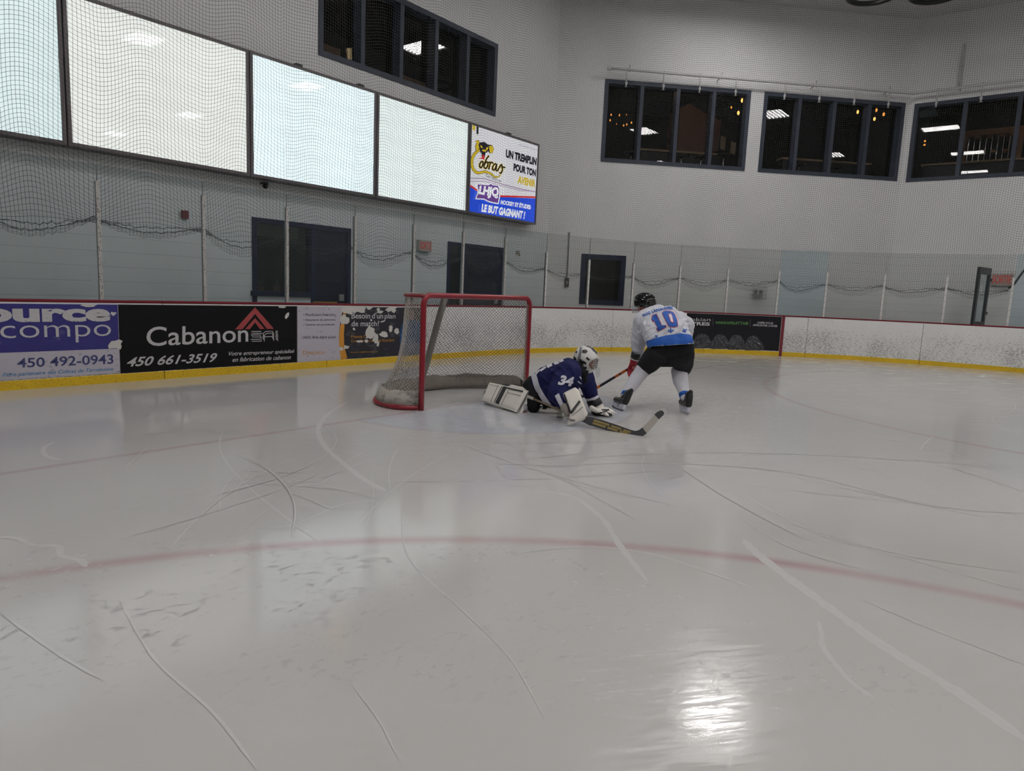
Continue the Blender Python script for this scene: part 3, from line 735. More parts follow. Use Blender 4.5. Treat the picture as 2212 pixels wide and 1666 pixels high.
# wine rack behind the right wall window
e = empty('wine_rack', FS(1.6, 4.2, 2.6), 'wooden lattice wine rack behind the right wall window', 'wine rack')
M_RACK = mat('rack wood', (0.36, 0.19, 0.09), 0.6)
(sA, zT), (sB, _q) = hit(2083, 283, FS, 2.6), hit(2235, 262, FS, 2.6); zB = 5.05
pbox(MB(), FS, sA, sB+1, zT-0.16, zT, 2.6, 2.95).build('top_rail', M_RACK, e); pbox(MB(), FS, sA, sB+1, zB, zB+0.08, 2.6, 2.95).build('bottom_rail', M_RACK, e)
pbox(MB(), FS, sA, sA+0.08, zB+0.08, zT-0.16, 2.6, 2.95).build('upright', M_RACK, e); pbox(MB(), FS, sB-0.35, sB-0.2, zB+0.08, zT-0.16, 2.58, 2.95).build('upright', M_RACK, e)
lt = MB(); n = 16
for k in range(1, n): pbox(lt, FS, sA+(sB+0.6-sA)*k/n-0.006, sA+(sB+0.6-sA)*k/n+0.006, zB+0.08, zT-0.16, 2.66, 2.7)
lt.build('bar_grid', M_CHROME, e)
for r_ in range(3):
    sh = MB()
    for k in range(n):
        if (k+r_) % 2: continue
        pbox(sh, FS, sA+(sB+0.6-sA)*k/n, sA+(sB+0.6-sA)*(k+1)/n, zB+0.25+0.42*r_, zB+0.31+0.42*r_, 2.64, 2.9)
    sh.build('shelf', M_RACK, e)
# lantern and a stone-topped ledge in the end wall window
s, z = hit(757, 112, FE, 0.5); c = FE(s, z, 0.5)
e = empty('lantern', c-Vector((0, 0, 0.2)), 'small black lantern behind the left pane of the end window', 'lantern')
T = Matrix.Translation(c-Vector((0, 0, 0.2)))
MB().lathe([(0.10, 0.0), (0.10, 0.03), (0.06, 0.05)], 6, T).build('base', M_DARK, e)
MB().lathe([(0.06, 0.05), (0.085, 0.24)], 6, T).build('glazing', mat('lantern pane', (0.6, 0.5, 0.3), 0.4, emit=0.35, emitcol=(1, 0.75, 0.4)), e)
fr = MB()
for k in range(6):
    a = 2*PI*k/6; fr.tube([T @ Vector((0.065*math.cos(a), 0.065*math.sin(a), 0.05)), T @ Vector((0.09*math.cos(a), 0.09*math.sin(a), 0.24))], 0.007, 4)
fr.build('frame', M_DARK, e)
MB().lathe([(0.12, 0.24), (0.10, 0.28), (0.03, 0.36), (0.02, 0.42)], 6, T).build('roof', M_DARK, e)
MB().box(c.x-0.2, c.x+0.2, c.y-0.15, c.y+0.15, 4.15, z-0.2).build('pedestal', M_DARK, e)
for i, (x0, x1, yy) in enumerate([(694, 736, 104), (868, 922, 172)]):
    s0, z0 = hit(x0, yy, FE, 0.9); s1, _z = hit(x1, yy, FE, 0.9)
    tag(pbox(MB(), FE, s0, s1, 4.15, z0+0.1, 0.9, 1.3).build('booth_seat', mat('tan booth', (0.22, 0.12, 0.06), 0.6)), 'tan booth seat behind the %s of the end window' % ('first pane' if i == 0 else 'third pane'), 'seat', 'booth seats behind the end window')

# ------------------------------------------------------------------ backlit advertising boxes on the end wall
def panel_mat(name, col, s):
    m, nt, p = new_mat(name); p.inputs['Base Color'].default_value = (0.25, 0.26, 0.26, 1); p.inputs['Roughness'].default_value = 0.012; p.inputs['Specular IOR Level'].default_value = 0.12
    v = coords(nt, 'Position'); n = noise(nt, v, 0.9, 2); _, _, z = split(nt, v)
    tube = ((z*(1/0.31))._op('FRACT')-0.5).abs().step(0.5, 0.0)*0.05
    nt.links.new(((n*0.10+0.92+tube)*s).k, p.inputs['Emission Strength']); p.inputs['Emission Color'].default_value = (*col, 1)
    return m
PX = [-5.10, -2.65, -0.13, 2.375, 4.88, 7.33]; PZ = (2.93, 4.79)
pcol = [(0.78, 0.93, 0.94), (0.90, 0.93, 0.88), (0.82, 0.965, 1.0), (0.84, 0.95, 0.93)]
plab = ['pale bluish backlit blank box at the far left of the row', 'wide warm white backlit blank box, second from the left', 'bright cold white backlit blank box in the middle of the row', 'greenish white backlit blank box beside the snake sign']
for i in range(5):
    a, c = PX[i]+0.01, PX[i+1]-0.01
    e = empty('backlit_sign' if i == 4 else 'backlit_box', FE((a+c)/2, PZ[0], -0.25), plab[i] if i < 4 else 'backlit hockey sign with yellow snake and blue base', 'sign', 'backlit boxes on the end wall')
    b = MB(); t = 0.045
    pbox(b, FE, a, c, PZ[0], PZ[0]+t, -0.27, -0.005); pbox(b, FE, a, c, PZ[1]-t, PZ[1], -0.27, -0.005)
    pbox(b, FE, a, a+t, PZ[0]+t, PZ[1]-t, -0.27, -0.005); pbox(b, FE, c-t, c, PZ[0]+t, PZ[1]-t, -0.27, -0.005)
    b.build('box_frame', M_GREYM, e)
    m = panel_mat('lit panel', pcol[i], (0.84, 0.84, 0.98, 0.90)[i]) if i < 4 else mat('lit white sign face', (0.3, 0.3, 0.3), 0.12, emit=0.60, emitcol=(0.93, 0.93, 0.98))
    pbox(MB(), FE, a+t, c-t, PZ[0]+t, PZ[1]-t, -0.25, -0.02).build('lit_face', m, e)
    if i == 4: SIGN = e
def lit(name, rgb, s): return mat(name, tuple(v*0.25 for v in rgb), 0.15, emit=s, emitcol=rgb)
def sg(x, y): return hit(x, y, FE, -0.25)
L_BLUE = lit('sign blue', sr(28, 72, 205), 0.95); L_BLACK = lit('sign black', (0.02, 0.018, 0.025), 0.5); L_YEL = lit('sign yellow', sr(214, 186, 40), 0.75)
L_RED = lit('sign red', sr(205, 50, 50), 0.8); L_WHT = lit('sign white', (0.93, 0.95, 1.0), 0.75); L_PUR = lit('sign purple', sr(112, 70, 150), 0.75); L_GRY = lit('sign lilac grey', sr(176, 160, 184), 0.75)
def cs(pts): return [sg(1000+x/6.663, 250+y/6.664) for x, y in pts]    # from the enlarged view of the sign
_ly = [0]
def put(d, name, m, step=0.002):
    _ly[0] += step; return d.lay(name, m, lambda a, b, w_: FE(a, b, -0.25-w_), _ly[0], SIGN)
put(Decal().poly(cs([(78, 1000), (200, 1078), (330, 1130), (520, 1170), (1052, 1192), (1045, 1545), (70, 1400)])), 'blue_field', L_BLUE)
put(Decal().ribbon(cs(band2d([(75, 992), (200, 1072), (330, 1122)], 26))).ribbon(cs(band2d([(500, 1158), (1054, 1175)], 26))), 'red_stripe', L_RED)
put(Decal().ribbon(cs(band2d([(90, 900), (300, 905), (560, 985), (800, 1050), (1056, 1100)], 16))).ribbon(cs(band2d([(90, 945), (300, 945), (560, 1010), (800, 1075), (1056, 1095)], 10))), 'lilac_wave', L_GRY)
put(Decal().poly(cs([(135, 130), (175, 140), (172, 215), (135, 205)])), 'yellow_tab', L_YEL)
put(Decal().poly(cs([(192, 145), (220, 152), (218, 270), (190, 262)])), 'black_tab', L_BLACK)
body = smooth_line([(240, 490), (180, 530), (135, 600), (120, 690), (150, 780), (215, 825), (310, 808), (390, 835), (450, 880), (500, 880), (545, 850)], 5)
put(Decal().ribbon(cs(band2d([q[:] for q in [(q.x, q.y) for q in body]], [44]*26+[40]*6+[34]*6+[28]*6+[20]*4+[12]*3)[:])), 'snake_outline', L_BLACK)
nb = len(body)
put(Decal().ribbon(cs(band2d([(q.x, q.y) for q in body], [max(3, 34-26*max(0, i-nb*0.5)/(nb*0.5)) for i in range(nb)]))), 'snake_body', L_YEL)
put(Decal().poly(cs([(170, 360), (215, 350), (235, 385), (300, 378), (350, 415), (415, 425), (440, 480), (420, 535), (380, 545), (350, 510), (320, 560), (300, 625), (262, 590), (245, 540), (230, 480), (180, 520), (165, 440), (185, 400)])), 'snake_head', L_BLACK)
put(Decal().poly(cs([(168, 372), (200, 352), (232, 385), (215, 420), (228, 470), (185, 515), (172, 440), (190, 405)])).poly(cs([(365, 440), (410, 430), (436, 480), (418, 530), (382, 542), (372, 500)])).poly(cs([(240, 420), (268, 440), (278, 470), (248, 460)])).poly(cs([(320, 470), (355, 445), (350, 490), (325, 500)])).poly(cs([(262, 492), (300, 488), (330, 500), (318, 522), (280, 518)])), 'snake_hood', L_YEL)
put(Decal().poly(cs([(248, 520), (262, 560), (255, 590)])).poly(cs([(318, 530), (338, 545), (318, 610), (300, 640)])), 'fang', L_WHT)
put(Decal().poly(cs([(272, 560), (300, 575), (298, 640), (270, 625), (200, 615), (262, 605)])), 'tongue', L_RED)
# script wordmark, yellow edge under black strokes
def script(strokes, w_): 
    d = Decal()
    for st in strokes: d.ribbon(cs(band2d([(q.x, q.y) for q in smooth_line(st, 4)], w_)))
    return d
letters = [[(262, 655), (232, 690), (228, 735), (250, 748), (272, 715), (275, 670), (258, 655)],
           [(362, 575), (318, 640), (285, 740)], [(288, 740), (315, 762), (342, 725), (345, 680), (325, 668), (300, 700)],
           [(350, 680), (378, 672), (372, 720), (358, 775)], [(372, 700), (400, 672), (425, 690)],
           [(468, 690), (430, 710), (412, 765), (432, 785), (458, 750), (475, 695), (462, 780), (482, 800)],
           [(482, 800), (515, 740), (540, 705), (548, 730), (555, 790), (530, 830), (512, 815)], [(548, 740), (598, 748)]]
put(script(letters, 30), 'wordmark_edge', L_YEL); put(script(letters, 19), 'wordmark', L_BLACK)
def stext(body, bl, br, tr, tl, **k): return Decal().quadtext(body, *cs([bl, br, tr, tl]), **k)
put(stext('Terrebonne', (318, 885), (535, 962), (538, 925), (312, 835), shear=0.3), 'team_town', L_BLACK)
put(stext('Une tradition de fierté', (780, 425), (1050, 510), (1056, 485), (790, 395), shear=0.4), 'slogan_line', L_GRY)
put(stext('UN TREMPLIN', (600, 605), (1040, 722), (1048, 612), (605, 485), bold=0.06), 'slogan', L_BLACK)
put(stext('POUR TON', (710, 795), (1030, 882), (1038, 778), (716, 686), bold=0.06), 'slogan', L_BLACK)
put(stext('AVENIR', (768, 975), (1024, 1036), (1028, 930), (775, 862), bold=0.05), 'slogan', L_YEL)
put(Decal().poly(cs([(176, 975), (345, 990), (388, 968), (418, 992), (492, 996), (520, 1060), (515, 1175), (495, 1278), (415, 1262), (335, 1240), (285, 1210), (158, 1206), (192, 1100)])), 'badge_edge', L_WHT)
put(Decal().poly(cs([(190, 990), (345, 1005), (385, 985), (410, 1005), (480, 1010), (505, 1060), (500, 1170), (485, 1258), (420, 1248), (340, 1225), (290, 1195), (175, 1190), (205, 1100)])), 'league_badge', L_PUR)
put(stext('LHJQ', (196, 1165), (490, 1215), (500, 1035), (212, 1005), bold=0.06, shear=0.1), 'league_letters', L_WHT)
put(stext('HOCKEY ET ÉTUDES:', (520, 1275), (955, 1352), (962, 1275), (528, 1200), bold=0.05), 'motto', L_WHT)
put(stext('LE BUT GAGNANT !', (240, 1385), (862, 1492), (878, 1380), (255, 1268), bold=0.06), 'motto', L_WHT)

# small fittings on the end and corner walls
def wbox(name, F, x0, y0, x1, y1, d, m, label, cat):
    a, c = hit(x0, y1, F), hit(x1, y0, F)
    return tag(pbox(MB(), F, min(a[0], c[0]), max(a[0], c[0]), a[1], c[1], -d, 0.0).build(name, m), label, cat)
wbox('fire_alarm', FE, 391, 456, 403, 472, 0.06, mat('red alarm housing', sr(120, 40, 48), 0.5), 'small red fire alarm box on the end wall', 'alarm')
def spot_cam(x, y, label, w_=-0.12):
    s, z = hit(x, y, FE, w_); c = FE(s, z, w_); e = empty('camera_dome', c, label, 'camera', 'black dome cameras on the end wall')
    MB().ball(c, (0.045, 0.045, 0.045), 8).build('lens_ball', mat('glossy black', (0.006, 0.006, 0.007), 0.1), e, True)
    MB().lathe([(0.05, 0), (0.05, 0.03)], 12, Matrix.Translation(c+Vector((0, 0, 0.03)))).build('base', M_DARK, e)
    MB().tube([c+Vector((0, 0.02, 0.05)), c+Vector((0, -w_, 0.05))], 0.015, 6).build('bracket', M_DARK, e)
spot_cam(573, 402, 'black ball camera under the lit boxes')
for i, (x, y) in enumerate([(647, 141), (781, 184), (1101, 290)]):
    s, z = hit(x, y, FE, -0.2)
    e = empty('sign_clip', FE(s, 4.79, -0.15), 'black mounting clip on top of the %s' % ['cold white box', 'cold white box near its right end', 'snake sign'][i], 'clip', 'black clips on the lit boxes')
    pbox(MB(), FE, s-0.06, s+0.06, 4.79, 4.85, -0.2, -0.1).build('clip_body', M_DARK, e)
    pbox(MB(), FE, s-0.02, s+0.02, 4.81, 4.83, -0.1, 0.0).build('clip_arm', M_DARK, e)
UPZ = Vector((0, 0, 1)); M_STEELB = mat('barrier leg steel', (0.2, 0.2, 0.2), 0.4)
def exit_sign(F, q, label, cage):
    (a, zb), (c, zt) = hit(q[0], q[3], F), hit(q[2], q[1], F); e = empty('exit_sign', F((a+c)/2, zb, -0.1), label, 'sign')
    pbox(MB(), F, a, c, zb, zt, -0.09, 0.0).build('sign_box', mat('exit sign face', (0.45, 0.43, 0.41), 0.5), e)
    dz = (zt-zb)
    Decal().text('SORTIE', a+0.05*(c-a), c-0.05*(c-a), zb+0.18*dz, zt-0.14*dz, bold=0.02).lay('lettering', lit('exit red', sr(190, 66, 54), 0.55), lambda u, v, w_: F(u, v, -w_), 0.093, e)
    if cage:
        g = MB()
        for k in range(8):
            s = a-0.04+(c-a+0.08)*k/7; g.tube([F(s, zb-0.04, -0.15), F(s, zt+0.05, -0.15)], 0.003, 4)
        for k in range(4):
            z = zb-0.04+(zt-zb+0.09)*k/3; g.tube([F(a-0.04, z, 0), F(a-0.04, z, -0.15), F(c+0.04, z, -0.15), F(c+0.04, z, 0)], 0.003, 4)
        g.build('wire_guard', M_ALU, e)
exit_sign(FE, (899, 521, 926, 542), 'red lettered exit sign above the wall left of the double door', False)
exit_sign(FS, (2140, 592, 2190, 617), 'caged exit sign with red letters at the far right', True)
# roller blind and things on the sill behind the office window, yellow bar by the office door
(a, zb), (c, zt) = hit(549, 508, FE, 0.16), hit(640, 482, FE, 0.16)
tag(pbox(MB(), FE, a, c+0.05, zb, zt+0.02, 0.18, 0.20).build('roller_blind', mat('olive blind', (0.16, 0.16, 0.13), 0.8)), 'half drawn olive roller blind behind the office window', 'blind')
M_LEAF = mat('dull leaf', (0.05, 0.09, 0.05), 0.7); M_POT = mat('clay pot', (0.16, 0.08, 0.06), 0.7)
pbox(MB(), FE, 0.13, 1.14, 1.10, 1.16, 0.13, 0.40).build('inner_ledge', M_NAVY, bpy.data.objects['door_1'])
for i, (x, y) in enumerate([(562, 622), (598, 624), (616, 620)]):
    s, z = hit(x, y, FE, 0.26); e = empty('potted_plant', FE(s, 1.16, 0.26), ['leafy pot plant at the left of the office window sill', 'low clay pot in the middle of the office window sill', 'leafy pot plant right of the clay pot on the office window sill'][i], 'plant', 'pots on the office window sill')
    MB().lathe([(0.05, 0.0), (0.065, 0.09), (0.055, 0.09), (0.05, 0.08)], 12, Matrix.Translation(FE(s, 1.16, 0.26))).build('pot', M_POT, e)
    lf = MB(); rg = random.Random(i)
    for k in range(12 if i != 1 else 5):
        a = rg.uniform(0, 6.28); q = FE(s, 1.24, 0.26); d = Vector((math.cos(a), math.sin(a), 0)); h = rg.uniform(0.05, 0.16)
        lf.add([q, q+d*0.04+UPZ*h*0.6+Vector((-d.y, d.x, 0))*0.02, q+d*0.08+UPZ*h, q+d*0.04+UPZ*h*0.6-Vector((-d.y, d.x, 0))*0.02], [(0, 1, 2, 3)])
    lf.build('leaves', M_LEAF, e)
(a, z), (c, _q) = hit(677, 653, FE, -0.35), hit(727, 655, FE, -0.35)
e = empty('yellow_barrier', FE((a+c)/2, 0, -0.35), 'low yellow bar in front of the office door, just above the boards', 'barrier')
pbox(MB(), FE, a, c, z-0.04, z+0.012, -0.37, -0.33).build('rail', mat('barrier yellow', sr(190, 150, 40), 0.5), e)
for s in (a+0.05, c-0.05): pbox(MB(), FE, s-0.02, s+0.02, -0.05, z-0.04, -0.37, -0.33).build('leg', M_STEELB, e)
# conduit with a switch box on the corner wall
e = empty('conduit', FC(0.51, 1.5, -0.03), 'grey vertical conduit with a switch box on the corner wall', 'conduit')
MB().tube([FC(0.515, 2.87, -0.03), FC(0.515, 1.7, -0.03)], 0.014, 8).build('pipe', mat('grey conduit', (0.16, 0.16, 0.16), 0.4), e)
pbox(MB(), FC, 0.46, 0.57, 1.50, 1.72, -0.06, 0.0).build('switch_box', mat('dark switch box', (0.06, 0.06, 0.06), 0.4), e)
pbox(MB(), FC, 0.50, 0.53, 1.57, 1.64, -0.075, -0.06).build('switch_lever', M_ALU, e)
for z in (2.0, 2.5, 2.85): pbox(MB(), FC, 0.49, 0.54, z-0.015, z+0.015, -0.05, 0.0).build('strap', M_ALU, e)
# emergency lights behind a wire guard
(a, zb), (c, zt) = hit(1619, 645, FC), hit(1651, 620, FC)
e = empty('emergency_light', FC((a+c)/2, zb, -0.1), 'wire caged emergency light pair on the corner wall right of the skater', 'light')
pbox(MB(), FC, a+0.06, c-0.06, zb+0.05, zb+0.12, -0.08, 0.0).build('battery_box', mat('ivory box', (0.55, 0.55, 0.52), 0.5), e)
for k in (0.3, 0.7):
    q = FC(a+(c-a)*k, zb+0.19, -0.08)
    MB().ball(q, 0.05, 8).build('lamp_head', mat('grey lamp head', (0.3, 0.32, 0.36), 0.3), e, True)
g = MB()
for k in range(12): s = a+(c-a)*k/11; g.tube([FC(s, zb, -0.16), FC(s, zt, -0.16)], 0.004, 4)
for k in range(4):
    z = zb+(zt-zb)*k/3; g.tube([FC(a, z, 0), FC(a, z, -0.16), FC(c, z, -0.16), FC(c, z, 0)], 0.004, 4)
g.build('wire_guard', mat('guard wire', (0.35, 0.35, 0.33), 0.4, metal=0.5), e)
# wall tap beside the double door
s, z = hit(1115, 548, FE); e = empty('wall_tap', FE(s, z, 0), 'small brass wall tap right of the double door', 'tap')
MB().tube([FE(s, z, 0), FE(s, z, -0.08), FE(s+0.02, z-0.06, -0.10)], 0.016, 8).build('spout', mat('brass', (0.3, 0.22, 0.1), 0.35, metal=0.8), e)
MB().tube([FE(s-0.06, z+0.05, -0.05), FE(s+0.06, z+0.05, -0.05)], 0.012, 6).build('tap_handle', mat('tap lever', (0.2, 0.17, 0.1), 0.4), e)

# steel gate standing open behind the glass at the far right
FG = frame_fn(*[0, 0], 0)
gx, gy = path(u_of_angle(6.5), 0.55); 
FG = frame_fn(gx, gy, math.radians(-15))
e = empty('steel_gate', (gx, gy, 0), 'open dark steel gate seen nearly edge-on behind the glass at far right', 'gate')
M_STEEL = mat('dark steel', sr(38, 42, 52), 0.4)
b = MB(); pbox(b, FG, 0, 0.09, 0.0, 2.36, 0, 0.06); pbox(b, FG, 0.62, 0.70, 0.0, 2.36, 0, 0.06); pbox(b, FG, 0.09, 0.62, 2.20, 2.36, 0, 0.06); pbox(b, FG, 0.09, 0.62, 0.0, 0.2, 0, 0.06); pbox(b, FG, 0.09, 0.62, 1.0, 1.08, 0, 0.06)
b.build('gate_frame', M_STEEL, e)
pbox(MB(), FG, 0.09, 0.62, 1.08, 2.20, 0.025, 0.035).build('gate_pane', M_TINTB, e)
for z in (0.5, 1.25, 2.05): pbox(MB(), FG, 0.70, 0.77, z, z+0.07, -0.01, 0.05).build('hinge', M_STEEL, e)
pbox(MB(), FG, 0.16, 0.24, 1.75, 1.95, -0.02, 0.0).build('latch', M_WHITEP, e)

# sprinkler pipe with drop heads, over the upper windows
M_PIPE = mat('white sprinkler pipe', (0.62, 0.62, 0.61), 0.4)
w_p = -0.28; zp = 6.80
cornr = FC(9.383-0.28*math.tan(PI/8), zp, w_p)
e = empty('sprinkler_pipe', FC(1.3, zp, w_p), 'white sprinkler pipe running over the corner and right wall windows', 'pipe')
MB().tube([FC(1.28, zp, w_p), FC(2.5, zp, w_p), FC(5, zp, w_p), FC(7.5, zp, w_p), cornr, FS(2.0, zp, w_p), FS(5.5, zp, w_p)], 0.034, 10).build('main_pipe', M_PIPE, e, True)
MB().lathe([(0.045, -0.08), (0.06, -0.08), (0.06, 0.0), (0.045, 0.0)], 12, Matrix.Translation(FC(1.28, zp, w_p)) @ Vector(FC.d).to_track_quat('Z', 'Y').to_matrix().to_4x4()).build('end_cap', M_PIPE, e)
def drop(F, s):
    q = F(s, zp, w_p); h = MB().tube([q+Vector((0, 0, 0.05)), q-Vector((0, 0, 0.30))], 0.020, 8).build('drop_pipe', M_PIPE, e, True)
    MB().lathe([(0.024, 0), (0.034, -0.03), (0.02, -0.07), (0.012, -0.10), (0.035, -0.115), (0.035, -0.12)], 12, Matrix.Translation(q-Vector((0, 0, 0.28)))).build('sprinkler_head', M_PIPE, h)
for x, y in ((1353, 178), (1433, 188), (1511, 195), (1589, 203), (1695, 207), (1770, 214), (1845, 221), (1919, 228)):
    drop(FC, hit(x, y, FC, w_p)[0])
for x, y in ((2022, 227), (2119, 214)): drop(FS, hit(x, y, FS, w_p)[0])
for F, s in ((FC, 1.75), (FC, 4.1), (FC, 6.6), (FC, 8.6), (FS, 1.1), (FS, 3.0)):
    b = MB(); b.tube([F(s, zp, 0), F(s, zp+0.02, w_p)], 0.012, 6); b.tube([F(s, zp-0.05, w_p), F(s, zp+0.12, w_p)], 0.012, 6); b.build('bracket', M_ALU, e)
(s, z0), (_s, z1) = hit(2084, 98, FS), hit(2074, 190, FS)
e2 = empty('riser_pipe', FS(s, z1, -0.05), 'thin white pipe rising up the right wall above the window', 'pipe')
MB().tube([FS(s, zp, w_p), FS(s, zp+0.03, -0.06), FS(s, z0-0.05, -0.05), FS(s, z0, -0.05), FS(s, z0, 0)], 0.03, 8).build('pipe', M_PIPE, e2, True)
pbox(MB(), FS, s-0.05, s+0.05, (z0+z1)/2, (z0+z1)/2+0.04, -0.08, 0).build('clip', M_PIPE, e2)
# black hoses coiled under the ceiling
def coil(x, y, r, label):
    c = at(x, y, 19.0); d = (c-CPOS); t = (8.0-CPOS.z)/d.z; c = CPOS+d*t; f = Vector((c.x-CPOS.x, c.y-CPOS.y, 0)).normalized(); c = c-f*r
    e = empty('hose_coil', c, label, 'hose', 'black hose rings under the ceiling')
    MB().tube([c+Vector((r*math.cos(2*PI*k/40), r*math.sin(2*PI*k/40), 0)) for k in range(40)], 0.055, 8, closed=True).build('hose', M_DARK, e, True)
    for k in range(5):
        a = 2*PI*k/5+0.3; q = c+Vector((r*math.cos(a), r*math.sin(a), 0))
        MB().tube([q, Vector((q.x, q.y, ZC))], 0.012, 6).build('hanger', M_ALU, e)
coil(1884, 7, 0.50, 'black hose ring under the ceiling, nearer the corner wall'); coil(2022, 4, 0.50, 'black hose ring under the ceiling, nearer the right wall')

# ------------------------------------------------------------------ ceiling lamps (each lights the rink with its own tubes)
M_TUBE = mat('lamp tube', (1, 1, 1), 0.4, emit=TUBE_GLOW, emitcol=(1.0, 0.965, 0.945)); M_TRAY = mat('white lamp tray', (0.7, 0.7, 0.7), 0.35)
lamps = [(8.87, -0.03), (9.5, -7.6), (9.5, -16.2), (3.9, -0.8), (3.9, -7.8), (1.2, -14.6), (-1.6, -1.2), (-1.6, -8.0), (-6.8, -1.0), (-7.5, -10.0), (-6.8, -16.0),
         (-11.0, -12.0), (9.5, -24.0), (2.5, -24.0), (-5.0, -24.0), (9.5, -32.0), (2.5, -32.0), (-5.0, -32.0)]
def make_lamp():
    e = empty('ceiling_lamp', (0, 0, 0), None, 'lamp', 'louvred lamps under the ceiling')
    b = MB().box(-0.42, 0.42, -0.64, 0.64, 0.05, 0.09); b.box(-0.44, -0.42, -0.64, 0.64, -0.02, 0.09); b.box(0.42, 0.44, -0.64, 0.64, -0.02, 0.09); b.box(-0.44, 0.44, -0.66, -0.64, -0.02, 0.09); b.box(-0.44, 0.44, 0.64, 0.66, -0.02, 0.09)
    b.build('lamp_tray', M_TRAY, e)
    for k in range(6):
        x = -0.35+0.14*k; MB().tube([(x, -0.61, 0.012), (x, 0.61, 0.012)], 0.027, 8).build('lamp_tube', M_TUBE, e, True)
    for y in (-0.5, 0.5): MB().tube([(0, y, 0.09), (0, y, 0.30)], 0.01, 5).build('hanger', M_ALU, e)
    return e
_l0 = make_lamp()
for i, (x, y) in enumerate(lamps):
    o = _l0 if i == 0 else copy_tree(_l0)
    o.location = (x, y, 8.4); o['label'] = '%s of the louvred ceiling lamps counted from the corner wall' % ORD[i]

# ------------------------------------------------------------------ advertising banners on the boards
FB = frame_fn(0, DB, 0)
def bp(x, y): return hit(x, y, FB)
def on_boards(u, v, w_): x, y = path(u, -w_); return Vector((x, y, v))
def banner(name, us, z0, z1, m, label):
    o = strip(us, [(-0.004, z0), (-0.004, z1), (0.0, z1), (0.0, z0)], name, m, None); return tag(o, label, 'banner', 'banners on the boards')
def worn(name, col, dcol=(0.03, 0.03, 0.03), amt=0.8, lo=0.60, hi=0.70, sc=(16, 40)):
    m, nt, p = new_mat(name); P = coords(nt, 'Position'); n = noise(nt, vscale(nt, P, (sc[0], sc[0], sc[1])), 1.0, 5, 0.65, 0.3).step(lo, hi)
    nt.links.new(mixc(nt, n*amt, col, dcol), p.inputs['Base Color']); p.inputs['Roughness'].default_value = 0.5; p.inputs['Specular IOR Level'].default_value = 0.12; return m
B_BLUE = worn('faded blue print', sr(60, 58, 122), sr(104, 100, 140), 0.4, 0.62, 0.66, (4, 5)); B_WHT = worn('marked white print', sr(188, 184, 194), (0.06, 0.06, 0.06), 0.85, 0.62, 0.69)
B_BLK = worn('black print', (0.008, 0.008, 0.009), (0.04, 0.04, 0.04), 0.5, 0.66, 0.74); B_LET = worn('chipped white lettering', sr(196, 194, 196), (0.02, 0.02, 0.02), 0.8, 0.60, 0.66, (22, 40))
B_NAVY = mat('navy digits', sr(58, 62, 112), 0.5); B_SKY = mat('sky blue script', sr(64, 128, 176), 0.5); B_RED = mat('roof red', sr(158, 60, 62), 0.5)
B_OR = worn('orange print', sr(196, 138, 58), (0.1, 0.08, 0.05), 0.5, 0.62, 0.7); B_DK = worn('dark grey print', sr(52, 52, 58), sr(84, 84, 88), 0.6, 0.55, 0.62, (5, 9)); B_GRY = mat('grey lettering', sr(84, 82, 92), 0.5)
B_PEEL = worn('peeled white patch', sr(206, 203, 198), (0.15, 0.15, 0.14), 0.6, 0.66, 0.72); B_SUIT = worn('printed blue suit', sr(44, 78, 120), sr(28, 48, 80), 0.8, 0.52, 0.66, (7, 7))
B_GRN = mat('green lettering', sr(84, 140, 66), 0.5); B_LGT = mat('white lettering', sr(200, 200, 202), 0.5)
def b8(x, y): return bp(x/3.3515, 640+y/3.3515)
def b7(x, y): return bp(630+x/7.9, 640+y/7.9)
def qtext(body, f, bl, br, tr, tl, **k): return Decal().quadtext(body, f(*bl), f(*br), f(*tr), f(*tl), **k)
# 1 blue supplier banner
a1 = banner('supplier_banner', urange(-5.05, -2.532), 0.118, 0.966, B_BLUE, 'blue and white supplier banner with phone number, leftmost on the boards')
zs = bp(150, 757)[1]
Decal().rect(-4.40, -2.532, 0.118, zs).lay('white_field', B_WHT, on_boards, 0.006, a1)
(uL, zl), (uR, zh) = b8(0, 190), b8(797, 88)
wS = 2.05
qt = Decal(); qt.text('Source', -4.20, uR, zl, zh+0.058, bold=0.045); qt.lay('lettering', B_LET, on_boards, 0.008, a1)
(uL, zl), (uR, zh) = b8(5, 350), b8(800, 205)
Decal().text('compo', uL, uR, zl, zh, bold=-0.008).lay('lettering', B_LET, on_boards, 0.008, a1)
qtext('450 492-0943', b8, (122, 519), (820, 490), (818, 420), (122, 450), bold=0.015).lay('phone_number', B_NAVY, on_boards, 0.008, a1)
qtext('Fière partenaire des Cobras de Terrebonne', b8, (15, 592), (818, 546), (820, 512), (18, 556), bold=0.01, shear=0.25).lay('tagline', B_SKY, on_boards, 0.008, a1)
for i, (x, y, rx, ry) in enumerate([(640, 42, 26, 8), (835, 352, 26, 18), (818, 126, 9, 7)]):
    c = b8(x, y); Decal().poly([(q[0], min(0.966, q[1])) for q in blob2d(c[0], min(c[1], 0.962), rx*0.0031, ry*0.0034, 0.1, i, 12, 0.35)]).lay('peeled_patch', B_PEEL, on_boards, 0.0095+0.0003*i, a1)
